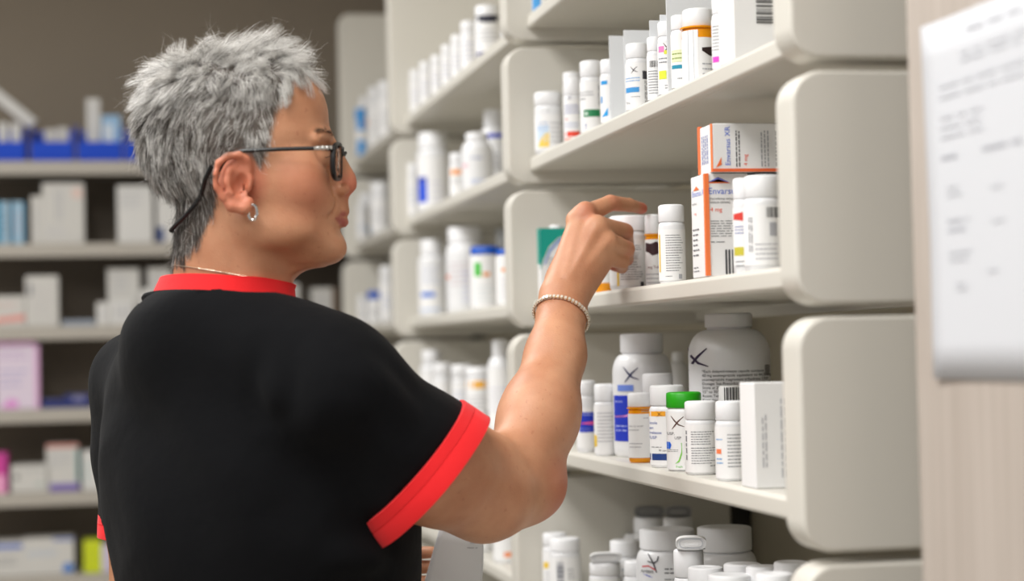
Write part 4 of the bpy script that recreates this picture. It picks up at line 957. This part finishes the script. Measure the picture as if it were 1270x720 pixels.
# ---- clothes
def axes(z, x=None):
    z = nrm(z); x = nrm(np.cross(z, UP) if x is None else x); y = np.cross(z, x); return x, y, z
cufC = P(541, 596, 2.0); armd = nrm(P(620, 652, 2.075)-P(541, 596, 2.0)); 
cufC2 = cufC
def noise3(p, f, ph):
    return np.sin(p@np.array([1.3, .7, .5])*f+ph)*np.sin(p@np.array([-.4, 1.1, .8])*f*1.3+ph*2)+.6*np.sin(p@np.array([.6, -.9, 1.2])*f*1.9+ph*3)
cloth = SDF(); torso(cloth, .012, .05)
cloth.ell(P(330, 640, 2.07), TM, (.138, .165, .20), .05)
cloth.cap(P(250, 420, 2.0), P(400, 470, 1.95), .055, .058, .06)      # shoulder blade fullness
slR = SDF(); slR.cap(P(432, 500, 1.93), P(541, 602, 1.995), .053, .0895, .02)
slL = SDF(); slL.cap(shL, P(178, 560, 2.2), .054, .056, .03); slL.cap(P(178, 560, 2.2), P(182, 670, 2.19), .054, .050, .02)
def smin(a, b, k):
    h = np.clip(.5+.5*(a-b)/k, 0, 1); return a*(1-h)+b*h-k*h*(1-h)
ncC = P(272, 375, 2.052); ncN = nrm(cU*.985+cR*.17*-1*-.6+cF*-.10)     # neckline plane
ncN = nrm(cU*1.0+cR*.05+cF*.14)
cutR = P(513, 576, 1.98); dR = nrm(P(513+76, 576+65, 1.992)-P(513, 576, 1.98))
cutL = P(182, 642, 2.19); dL = nrm(P(181, 700, 2.19)-P(182, 642, 2.19))
hem = 0.80
folds = [((205, 430, 2.0), (330, 640, 1.90), .004, .030), ((470, 590, 1.87), (380, 560, 1.86), .005, .02), ((455, 650, 1.88), (330, 600, 1.86), .005, .022), ((400, 640, 1.87), (300, 560, 1.87), .004, .02),
         ((360, 420, 1.93), (330, 520, 1.88), .003, .014), ((140, 560, 2.12), (205, 470, 2.04), .004, .02), ((190, 700, 2.0), (170, 560, 2.06), .004, .02), ((520, 540, 1.92), (440, 440, 1.88), .003, .015),
         ((480, 640, 1.90), (440, 560, 1.86), .004, .014), ((500, 700, 1.95), (400, 690, 1.9), .005, .02)]
FD = [(P(*a), P(*b), h*1.6, w) for a, b, h, w in folds]
def cloth_raw(p, near=None):
    d = cloth.ev(p, near)
    q = p-cutR; t = q@dR; rr = np.linalg.norm(q-t[:, None]*dR, axis=1)
    e = slR.ev(p, near); e = np.maximum(e, t);
    d = smin(d, e, .022)
    tl = (p-cutL)@dL
    e = np.maximum(slL.ev(p, near), tl); d = smin(d, e, .05)
    bd = np.maximum(np.maximum(body.ev(p, near)-.0065, t), tl); d = smin(d, bd, .006)
    for a, b, h, w in FD:
        ab = b-a; t = np.clip((p-a)@ab/(ab@ab), 0, 1); q = np.linalg.norm(p-a-t[:, None]*ab, axis=1)
        d = d-h*np.exp(-(q/w)**2)*np.sin(t*PI)+h*.8*np.exp(-((q-w*1.6)/w)**2)*np.sin(t*PI)
    d = d+.0022*noise3(p, 16, 1.)
    return d
def neckcut(p, r0, flare, zlo):
    q = p-ncC; z = q@ncN; r = np.linalg.norm(q-z[:, None]*ncN, axis=1)
    return z, r
NRX = .076
ncX = nrm(cR-ncN*(cR@ncN)); ncY = np.cross(ncN, ncX)
def neck_r(p):
    q = p-ncC; z = q@ncN; x = q@ncX; y = q@ncY
    return z, np.sqrt((x/.99)**2+(y/.96)**2)
def top_f(p, near=None):
    d = cloth_raw(p, near)
    z, r = neck_r(p)
    d = np.maximum(d, -np.maximum(r-(NRX+np.maximum(z, 0)*9), -(z+.10)))        # neck opening
    d = np.maximum(d, hem-p[:, 2])
    return d
T0 = time.time(); V, F = mesh_sdf(top_f, np.append(lo[:2], .78), hi, .0042); print('top', len(V), round(time.time()-T0, 1))
def cloth_mat(name, col, rough=.85, sheen=.15):
    m = bpy.data.materials.new(name); m.use_nodes = True; nt = m.node_tree; b = nt.nodes['Principled BSDF']; L = nt.links.new
    b.inputs['Base Color'].default_value = lin(col); b.inputs['Roughness'].default_value = rough; b.inputs['Sheen Weight'].default_value = sheen; b.inputs['Specular IOR Level'].default_value = .14
    tc = nt.nodes.new('ShaderNodeTexCoord'); v = nt.nodes.new('ShaderNodeTexNoise'); v.inputs['Scale'].default_value = 700; v.inputs['Detail'].default_value = 3; L(tc.outputs['Object'], v.inputs['Vector'])
    v2 = nt.nodes.new('ShaderNodeTexNoise'); v2.inputs['Scale'].default_value = 22; v2.inputs['Detail'].default_value = 3; L(tc.outputs['Object'], v2.inputs['Vector'])
    b1 = nt.nodes.new('ShaderNodeBump'); b1.inputs['Strength'].default_value = .25; b1.inputs['Distance'].default_value = .001; L(v.outputs['Fac'], b1.inputs['Height'])
    b2 = nt.nodes.new('ShaderNodeBump'); b2.inputs['Strength'].default_value = .35; b2.inputs['Distance'].default_value = .006; L(v2.outputs['Fac'], b2.inputs['Height']); L(b1.outputs['Normal'], b2.inputs['Normal']); L(b2.outputs['Normal'], b.inputs['Normal'])
    return m
BK = cloth_mat('black_cloth', (8, 9, 12), .9, .02); RDM = cloth_mat('red_cloth', (232, 40, 44), .8, .1)
top = np_mesh('scrub_top', V, F, BK, person, foot)
# cuffs as thick bands
def band(name, C, d, r1, r2, w, parent, ex=1.0, sag=None, mt=RDM, n=72, shp=None):
    x, y, z = axes(d, sag); b = MB(); vs = []
    prof = [(0, 0), (.0, .0022), (.35, .003), (.36, .0022), (.40, .003), (.97, .0035), (1, .001), (1, -.002), (.5, -.004), (0, -.004)]
    for u, o in prof:
        for k in range(n):
            a = 2*PI*k/n; r = r1+(r2-r1)*u+o+.0012*math.sin(5*a+1)*u
            f = 1 if shp is None else shp(a)
            vs.append(C+z*w*u+(x*math.cos(a)*ex+y*math.sin(a))*r*f)
    m = len(prof); fs = [(i*n+k, i*n+(k+1) % n, ((i+1) % m)*n+(k+1) % n, ((i+1) % m)*n+k) for i in range(m) for k in range(n)]
    b.add([v-foot for v in vs], fs, mt, True); return b.build(name, parent)
band('sleeve_cuff', cutR-dR*.004, dR, .0815, .0840, .031, top)
band('sleeve_cuff', cutL-dL*.004, dL, .0520, .0500, .026, top)
# red undershirt collar: rings of the neck opening
def ring(zoff, r, tilt=0):
    return [ncC+ncN*zoff+(ncX*math.cos(a)*.99+ncY*math.sin(a)*.96)*r for a in np.linspace(0, 2*PI, 72, endpoint=False)]
b = MB(); prof = [(-.028, .0845), (-.012, .079), (.004, .0715), (.017, .0665), (.0215, .0650), (.020, .0635), (0, .067), (-.028, .080)]
vs = []
for i_, (z, r) in enumerate(prof):
    q = ring(z, r)
    if 1 <= i_ <= 4:
        for k_ in range(72):
            c_ = ncC+ncN*z; dv = nrm(q[k_]-c_); rr_ = np.linalg.norm(q[k_]-c_)
            while rr_ < .105 and body.ev((c_+dv*rr_)[None], (c_+dv*rr_, .012))[0] < .0030: rr_ += .0007
            q[k_] = c_+dv*rr_
    vs += q
n = 72; m = len(prof)
b.add([v-foot for v in vs], [(i*n+k, i*n+(k+1) % n, ((i+1) % m)*n+(k+1) % n, ((i+1) % m)*n+k) for i in range(m) for k in range(n)], RDM, True)
b.build('collar', person)
# black neckline binding
q = ring(-.001, .0790); c_ = ncC-ncN*.001
for k_ in range(72):
    dv = nrm(q[k_]-c_); rr_ = np.linalg.norm(q[k_]-c_)
    while rr_ < .110 and body.ev((c_+dv*rr_)[None], (c_+dv*rr_, .012))[0] < .0065: rr_ += .0007
    q[k_] = c_+dv*rr_
q = [(q[k_-2]+q[k_-1]+q[k_]+q[(k_+1) % 72]+q[(k_+2) % 72])/5 for k_ in range(72)]
b = MB(); b.tube([v-foot for v in q], .0042, BK, 8, True); b.build('neckline_binding', top)
# trousers
tr = SDF(); tr.ell(hipc, TM, (.135, .175, .15), .05)
for s in (1, -1):
    hp = hipc+Rt*.085*s-UP*.05; kn = np.array([*(hipc+Rt*.095*s+Ft*.02)[:2], .49]); an = np.array([*(hipc+Rt*.10*s-Ft*.02)[:2], .09])
    tr.cap(hp, kn, .095, .078, .03); tr.cap(kn, an, .078, .070, .02)
def trf(p, near=None): return np.maximum(np.maximum(tr.ev(p, near)+.002*noise3(p, 14, 2.), .055-p[:, 2]), p[:, 2]-.95)
V, F = mesh_sdf(trf, np.append(lo[:2], .03), np.append(hi[:2], .97), .008); np_mesh('trousers', V, F, BK, person, foot)
for s in (1, -1):
    an = np.array([*(hipc+Rt*.10*s-Ft*.02)[:2], .09]); S = SDF()
    S.cap(an-UP*.035-Ft*.03, an+Ft*.14-UP*.05, .042, .038, .02)
    shf = lambda p, near=None: np.maximum(S.ev(p, near), .006-p[:, 2])
    V, F = mesh_sdf(shf, an-np.array([.25, .25, .12]), an+np.array([.25, .25, .06]), .006); sh = np_mesh('shoe', V, F, mat('shoe_leather', (38, 36, 38), .5), person, foot)
# ------------------------------------------------------------------ hair
Vb = np.empty(len(bpy.data.objects['body'].data.vertices)*3, dtype=np.float32); bme = bpy.data.objects['body'].data
bme.vertices.foreach_get('co', Vb); Vb = Vb.reshape(-1, 3).astype(float)+foot
Nb = np.empty(len(Vb)*3, dtype=np.float32); bme.vertex_normals.foreach_get('vector', Nb); Nb = Nb.reshape(-1, 3).astype(float)
l = (Vb-H0)@HM.T; nl = Nb@HM.T
nearh = np.linalg.norm(Vb-HP(285, 180), axis=1) < .17
ear_zone = (np.abs(l[:, 1]) > .058) & (l[:, 0] > hl(267, 200, .07)[0]) & (l[:, 0] < hl(316, 200, .07)[0]) & (l[:, 2] < hl(0, 187)[2]) & (l[:, 2] > hl(0, 268)[2])
hmk = hairmask(l); cand = np.where(nearh & (hmk > .0006) & ~ear_zone & (np.abs(l[:, 1]) < .082))[0]
NH = 36000
ix = rng.choice(cand, NH); root = l[ix]+rng.normal(0, .0014, (NH, 3)); nn = nl[ix]; nn /= np.linalg.norm(nn, axis=1)[:, None]
root -= nn*(np.sum((root-l[ix])*nn, axis=1)+.001)[:, None]
a, b, c = root.T; ab_ = np.abs(b); sb = np.sign(b)
crown = hl(236, 92)
def unit(v): return v/np.maximum(np.linalg.norm(v, axis=-1, keepdims=True), 1e-9)
ss = lambda x, e0, e1: np.clip((x-e0)/(e1-e0), 0, 1)**2*(3-2*np.clip((x-e0)/(e1-e0), 0, 1))
topw = ss(c, .045, .085); sidew = ss(ab_, .040, .066)*(1-topw); backw = ss(-a, .02, .06)*(1-topw); napew = ss(-c, .02, .07)
frontw = ss(a, .02, .06)*topw
D = unit(root-crown)+np.stack([.25*frontw, .35*frontw+0*a, 0*a], 1)
side = np.stack([-.25+.75*ss(a, .0, .045), 0*a, -1+0*a], 1); back = np.stack([.12+0*a, -.12*sb, -1+0*a], 1); nape = np.stack([.30+0*a, -.30*sb*ss(ab_, .01, .03), -1+0*a], 1)
D = D*(1-np.clip(sidew+backw, 0, .92))[:, None]+side*sidew[:, None]+back*backw[:, None]+nape*napew[:, None]
K = 900; gi = rng.choice(NH, K, replace=False)
clump = np.empty(NH, int)
for i0 in range(0, NH, 3000):
    clump[i0:i0+3000] = np.argmin(((root[i0:i0+3000, None]-root[gi][None])**2).sum(-1), 1)
cdir = rng.normal(0, 1, (K, 3)); clen = rng.uniform(.75, 1.25, K); cshade = rng.uniform(0, 1, K)
# low frequency swirl
sw = np.stack([np.sin(38*c+21*b+1), np.sin(30*a-25*c+2), np.sin(35*b+28*a)], 1)
D = unit(D)+sw*(.20+.25*topw[:, None])+cdir[clump]*(.16+.26*topw[:, None]); D = D-nn*np.sum(D*nn, 1, keepdims=True); T = unit(D)
lift = .17+.36*topw+.08*backw*(1-napew)-.06*sidew-.10*napew+.10*frontw*0
lift = np.clip(lift+rng.normal(0, .06, NH)+.10*cdir[clump, 0]*topw, .06, .95)
L = (.021+.013*topw+.006*backw-.006*napew-.004*sidew)*clen[clump]*rng.uniform(.75, 1.15, NH)
fringe = ss(a, hl(352, 0)[0], hl(372, 0)[0])*ss(c, .05, .075); L = L*(1+.05*fringe); lift = lift*(1-.75*fringe)
T = unit(T+np.array([.1, 0, -.75])*fringe[:, None]); T = unit(T-nn*np.sum(T*nn, 1, keepdims=True))
edge = ss(hmk[ix], 0, .010); L = L*(.55+.45*edge); lift = lift*(.6+.4*edge)
NS = 7; pts = np.empty((NS, NH, 3)); pts[0] = root; d = unit(T*(1-lift)[:, None]+nn*lift[:, None]*1.3)
cv = rng.normal(0, .12, (NH, 3))
for j in range(1, NS):
    d = unit(d+T*.16+cv*.5+np.array([0, 0, -.045])-fringe[:, None]*np.array([0, 0, .10])); pts[j] = pts[j-1]+d*(L/(NS-1))[:, None]
g = pts[:, gi][:, clump]                                    # guide strands
off = root-root[gi][clump]
for j in range(1, NS):
    w = .62*(j/(NS-1))**1.3; pts[j] = pts[j]*(1-w)+(g[j]+off*.35)*w
# stray hairs
st = rng.random(NH) < .03; 
for j in range(1, NS): pts[j, st] += (nn[st]*.5+rng.normal(0, .35, (st.sum(), 3)))*.016*(j/(NS-1))**1.5
P3 = pts@HM+H0-foot
w0 = .00018*rng.uniform(.7, 1.2, NH); VV = np.empty((NH, NS, 3, 3)); tdir = unit(np.gradient(P3, axis=0))
ref = unit(np.cross(tdir, np.array([.31, .52, .79]))); r2 = np.cross(tdir, ref)
for j in range(NS):
    rw = w0*(1.0-.82*(j/(NS-1))**1.6)
    for k in range(3):
        an = 2*PI*k/3; VV[:, j, k] = P3[j]+(ref[j]*math.cos(an)+r2[j]*math.sin(an))*rw[:, None]
base = (np.arange(NH)*NS*3)[:, None, None]; jj = (np.arange(NS-1)*3)[None, :, None]
k0 = np.arange(3)[None, None, :]; k1 = (k0+1) % 3
FF = np.stack([base+jj+k0, base+jj+k1, base+jj+3+k1, base+jj+3+k0], -1).reshape(-1, 4)
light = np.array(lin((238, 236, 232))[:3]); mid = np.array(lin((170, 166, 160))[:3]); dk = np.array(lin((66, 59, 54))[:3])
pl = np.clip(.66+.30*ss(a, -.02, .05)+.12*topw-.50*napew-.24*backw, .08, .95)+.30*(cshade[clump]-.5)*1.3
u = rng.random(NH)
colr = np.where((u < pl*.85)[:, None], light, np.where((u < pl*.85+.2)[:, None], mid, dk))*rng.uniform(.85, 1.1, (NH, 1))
tc_ = np.ones((NH, NS, 3, 4)); tc_[..., :3] = colr[:, None, None, :]
rootk = np.linspace(0, 1, NS)[None, :, None, None]
hm_ = bpy.data.materials.new('grey_hair'); hm_.use_nodes = True; nt = hm_.node_tree; pb = nt.nodes['Principled BSDF']
at = nt.nodes.new('ShaderNodeAttribute'); at.attribute_name = 'tint'; nt.links.new(at.outputs['Color'], pb.inputs['Base Color'])
pb.inputs['Roughness'].default_value = .42; pb.inputs['Specular IOR Level'].default_value = .5
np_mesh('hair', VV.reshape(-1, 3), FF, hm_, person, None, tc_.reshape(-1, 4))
def strands(name, pairs, r, m, parent=person):
    b = MB()
    for q in pairs: b.tube([x-foot for x in q], [r, r*.8, r*.3], m, 4)
    return b.build(name, parent)
R9 = random.Random(4)
for s in (1, -1):
    ps = []
    for i in range(90):
        t = R9.random(); bb = (.016+.034*t)*s; x = 412-17*t**1.6+(0 if s > 0 else 0); y = 166-5*math.sin(t*2.4)+R9.uniform(-2.2, 2.2)
        p0 = HP(x-2, y, bb); nrmv = nrm(Fh*(1-.6*t)+Rh*s*.6*t); p0 = p0-nrmv*.0005
        d0 = body.ev(p0[None])[0]; p0 = p0-nrmv*d0
        dv = nrm(-Fh*.5*t+Rh*s*.8+Uh*R9.uniform(-.1, .35)); ps.append((p0, p0+dv*.004+nrmv*.0013, p0+dv*.0085+nrmv*.0012))
    strands('eyebrow', ps, .00022, mat('brow_hair', (104, 84, 70), .6, noise=.05))
    c0 = HP(393.5, 196, .030*s); b = MB(); n = 14; vs = []; fs = []
    for i in range(n+1):
        for j in range(20):
            th = PI*i/n; ph = 2*PI*j/20; vs.append(c0-foot+.01195*(HM.T@np.array([math.cos(th), math.sin(th)*math.cos(ph), math.sin(th)*math.sin(ph)])))
    for i in range(n):
        for j in range(20): fs.append((i*20+j, (i+1)*20+j, (i+1)*20+(j+1) % 20, i*20+(j+1) % 20))
    b.add(vs, fs, mat('eye_white', (225, 220, 214), .15, noise=.01), True)
    for k in range(len(b.f)):
        i = k//20
        if i < 1: b.m[k] = b.mi(mat('pupil', (10, 10, 12), .1, noise=.01))
        elif i < 3: b.m[k] = b.mi(mat('iris', (92, 84, 66), .15, noise=.1, nscale=300))
    b.build('eye', person)
    ls = []
    for i in range(16):
        t = i/15; p0 = HP(404-4*t, 192.5+1.5*t, (.022+.018*t)*s); ls.append((p0, p0+Fh*.004-Uh*.0008+Rh*s*.001*t, p0+Fh*.0085+Uh*.0012+Rh*s*.003*t))
    strands('eyelashes', ls, .00038, mat('lash', (30, 22, 20), .6, noise=.05))

# ------------------------------------------------------------------ glasses, jewellery
blk = mat('black_acetate', (10, 10, 12), .38, noise=.05); slv = mat('silver_inlay', (200, 200, 198), .25, Metallic=.8, noise=.05)
lens_m = bpy.data.materials.new('lens'); lens_m.use_nodes = True; nt = lens_m.node_tree; pb = nt.nodes['Principled BSDF']
pb.inputs['Base Color'].default_value = (.93, .95, .96, 1); pb.inputs['Transmission Weight'].default_value = 1; pb.inputs['Roughness'].default_value = .02; pb.inputs['IOR'].default_value = 1.1
def lensP(u, v, s):                         # u -1 outer .. 1 inner, v -1..1
    bb = .037-.024*u; px = 413.5+11*(u+1)/2
    p = hl(px, 200-v*22+(-1.5 if v > 0 else 0)*0, bb)
    p[0] += -.001*u*u
    if s < 0: p = p*np.array([1, -1, 1])
    return hw(p)-foot
gb = MB()
def outline(s, k=1.0, n=40):
    out = []
    for i in range(n):
        a_ = 2*PI*i/n; cx_, sn = math.cos(a_), math.sin(a_)
        out.append(lensP(np.sign(cx_)*abs(cx_)**.62*k, np.sign(sn)*abs(sn)**.72*k, s))
    return out
for s in (1, -1): gb.tube(outline(s), [.0021-.0011*math.cos(2*PI*i/40) for i in range(40)], blk, 8, True)
br = [lensP(1, .35, 1), hw(hl(428, 189, .004))-foot, hw(hl(428, 189, -.004))-foot, lensP(1, .35, -1)]; gb.tube(br, .0018, blk, 8)
for s in (1, -1):
    q = lensP(-1, .72, s); gb.tube([q, q-Fh*.006+Rh*s*.004, hw(hl(409, 182.5, .068)*np.array([1, s, 1]))-foot], [.0022, .0026, .0022], blk, 8)
gl = gb.build('glasses', person)
for s in (1, -1):
    lb = MB(); o = outline(s, .97); cpt = lensP(0, 0, s)+Fh*.0012; lb.add(o+[cpt], [(i, (i+1) % 40, 40) for i in range(40)], lens_m, True)
    lo_ = lb.build('lens', gl); sd = lo_.modifiers.new('s', 'SOLIDIFY'); sd.thickness = .0012
    mk = lambda x, y, bb: hw(hl(x, y, bb)*np.array([1, s, 1]))-foot
    tb = MB(); tb.tube([mk(389, 183.5, .0725), mk(350, 184.5, .0765), mk(318, 186, .0785), mk(300, 187, .0785), mk(290, 189, .077), mk(281, 196, .0745), mk(272, 212, .070)], [.0021, .0021, .0022, .0022, .0022, .0021, .002], blk, 8)
    tb.tube([mk(411, 182.5, .0655), mk(400, 183, .0695), mk(388.5, 183.5, .0727)], [.0022, .0023, .0022], slv, 8)
    for x in (393, 399, 405): tb.tube([mk(x, 183.2, .0705+(400-x)*.0003), mk(x+1.6, 183.1, .0700+(400-x)*.0003)], .0027, slv, 8)
    tb.build('temple', gl)
sb_ = MB(); sp = []
for t in np.linspace(0, 1, 30):
    th = PI*t; bb = .076*math.cos(th)*abs(math.cos(th))**-.35 if abs(math.cos(th)) > 1e-3 else 0
    e = 1-abs(2*t-1)
    px = 272-54*e**.75; py = 212+76*e**.8
    p = hl(px, py, 0); p[1] = bb*(1-.1*e); sp.append(p)
spw = []
for p in sp:
    w_ = hw(p); ctr = hw(np.array([hl(285, 0)[0], 0, p[2]])); dv = nrm(w_-ctr)
    r_ = .03
    while body.ev((ctr+dv*r_)[None], (ctr+dv*r_, .012))[0] < .0052 and r_ < .13: r_ += .001
    spw.append(ctr+dv*(r_)-foot)
sb_.tube(spw, .0023, blk, 8); sb_.build('strap', gl)
def hug(C, X, Y, offm, n=90, r0=.015):
    out = []
    for t in np.linspace(0, 2*PI, n, endpoint=False):
        dv = nrm(X*math.cos(t)+Y*math.sin(t)); r_ = r0
        while body.ev((C+dv*r_)[None], (C+dv*r_, .012))[0] < offm and r_ < .12: r_ += .0006
        out.append((C+dv*r_-foot, dv))
    return out
nk = hug(P(283, 341, 2.055), nrm(cR-cU*.17), nrm(cF-cU*.05), .0008, 110, .03)
b = MB()
for i, (p, dv) in enumerate(nk):
    q = nk[(i+1) % len(nk)][0]; b.tube([p, (p*.25+q*.75)], [.0005, .0007], mat('fine_chain', (222, 208, 186), .3, Metallic=.8, noise=.05), 5)
b.build('necklace', person)
fx = nrm(P(689, 440, 2.22)-P(697, 385, 2.265)); bxx = nrm(P(731, 406, 2.262)-P(661, 384, 2.265)); bxx = nrm(bxx); byy = nrm(np.cross(bxx, fx)); 
bc = hug(P(696.5, 394, 2.262), bxx, byy, .0020, 50, .012); b = MB(); bm_ = mat('bracelet_stones', (240, 232, 218), .15, Metallic=.3, noise=.15, nscale=900)
for i, (p, dv) in enumerate(bc):
    t = nrm(bc[(i+1) % 50][0]-bc[i-1][0]); up = np.cross(dv, t); vs = []
    for x in (-.0014, .0014):
        for y in (-.0023, .0023):
            for z in (-.0006, .0018): vs.append(p+t*x+up*y*(1 if z < 0 else .8)+dv*z)
    b.add(vs, [(0, 1, 3, 2), (4, 6, 7, 5), (0, 4, 5, 1), (2, 3, 7, 6), (0, 2, 6, 4), (1, 5, 7, 3)], bm_)
b.tube([p-dv*.0008 for p, dv in bc], .0011, mat('gold_chain', (214, 178, 120), .3, Metallic=.9, noise=.05), 6, True); b.build('bracelet', person)
for s in (1, -1):
    b = MB(); C_ = hl(313.5, 263, .0765)*np.array([1, s, 1]); pp = []
    for t in np.linspace(0, 2*PI, 26, endpoint=False):
        pp.append(hw(C_+np.array([.0052*math.cos(t)*.85, .0022*math.cos(t)*s, .0078*math.sin(t)]))-foot)
    b.tube(pp, [.0013+.0004*(i % 2) for i in range(26)], mat('earring_silver', (225, 225, 225), .15, Metallic=1.0, noise=.05), 6, True); b.build('earring', person)

# ------------------------------------------------------------------ paper in her left hand
c00, c10, c11, c01 = P(500, 815, 2.30), P(572, 800, 2.36), P(599, 663, 2.36), P(545, 655, 2.30)
r = empty('held_sheet', c00, 0, 'curling white paper held low in front of her belly', 'paper'); b = MB(); n = 12; vs = []
nv = nrm(np.cross(c10-c00, c01-c00))
def hs_(u, v):
    p = (c00*(1-u)+c10*u)*(1-v)+(c01*(1-u)+c11*u)*v
    return p+nv*.014*math.sin(PI*u)*(.4+.6*v)+cR*.010*math.sin(PI*v)*(u)
for i in range(n+1):
    for j in range(n+1): vs.append(hs_(i/n, j/n)-c00)
b.add(vs, [(i*(n+1)+j, (i+1)*(n+1)+j, (i+1)*(n+1)+j+1, i*(n+1)+j+1) for i in range(n) for j in range(n)], mat('held_paper', (228, 229, 232), .65, noise=.01), True)
o = b.build('paper_sheet', r); sd = o.modifiers.new('s', 'SOLIDIFY'); sd.thickness = .0004; sd.offset = 0
em = lambda u, v: hs_(u, v)-c00+(-nv if nv@cF > 0 else nv)*.0008
for side in (1,):
    l = MB(); print_items(l, [('t', .55, .93, .022, 'DRUG', G), ('l', .5, .8, .88, .91, 1, LG), ('r', .12, .17, .55, .56, G), ('l', .2, .8, .2, .5, 6, LG)], .065, .16, em, 5); l.build('sheet_print', r)
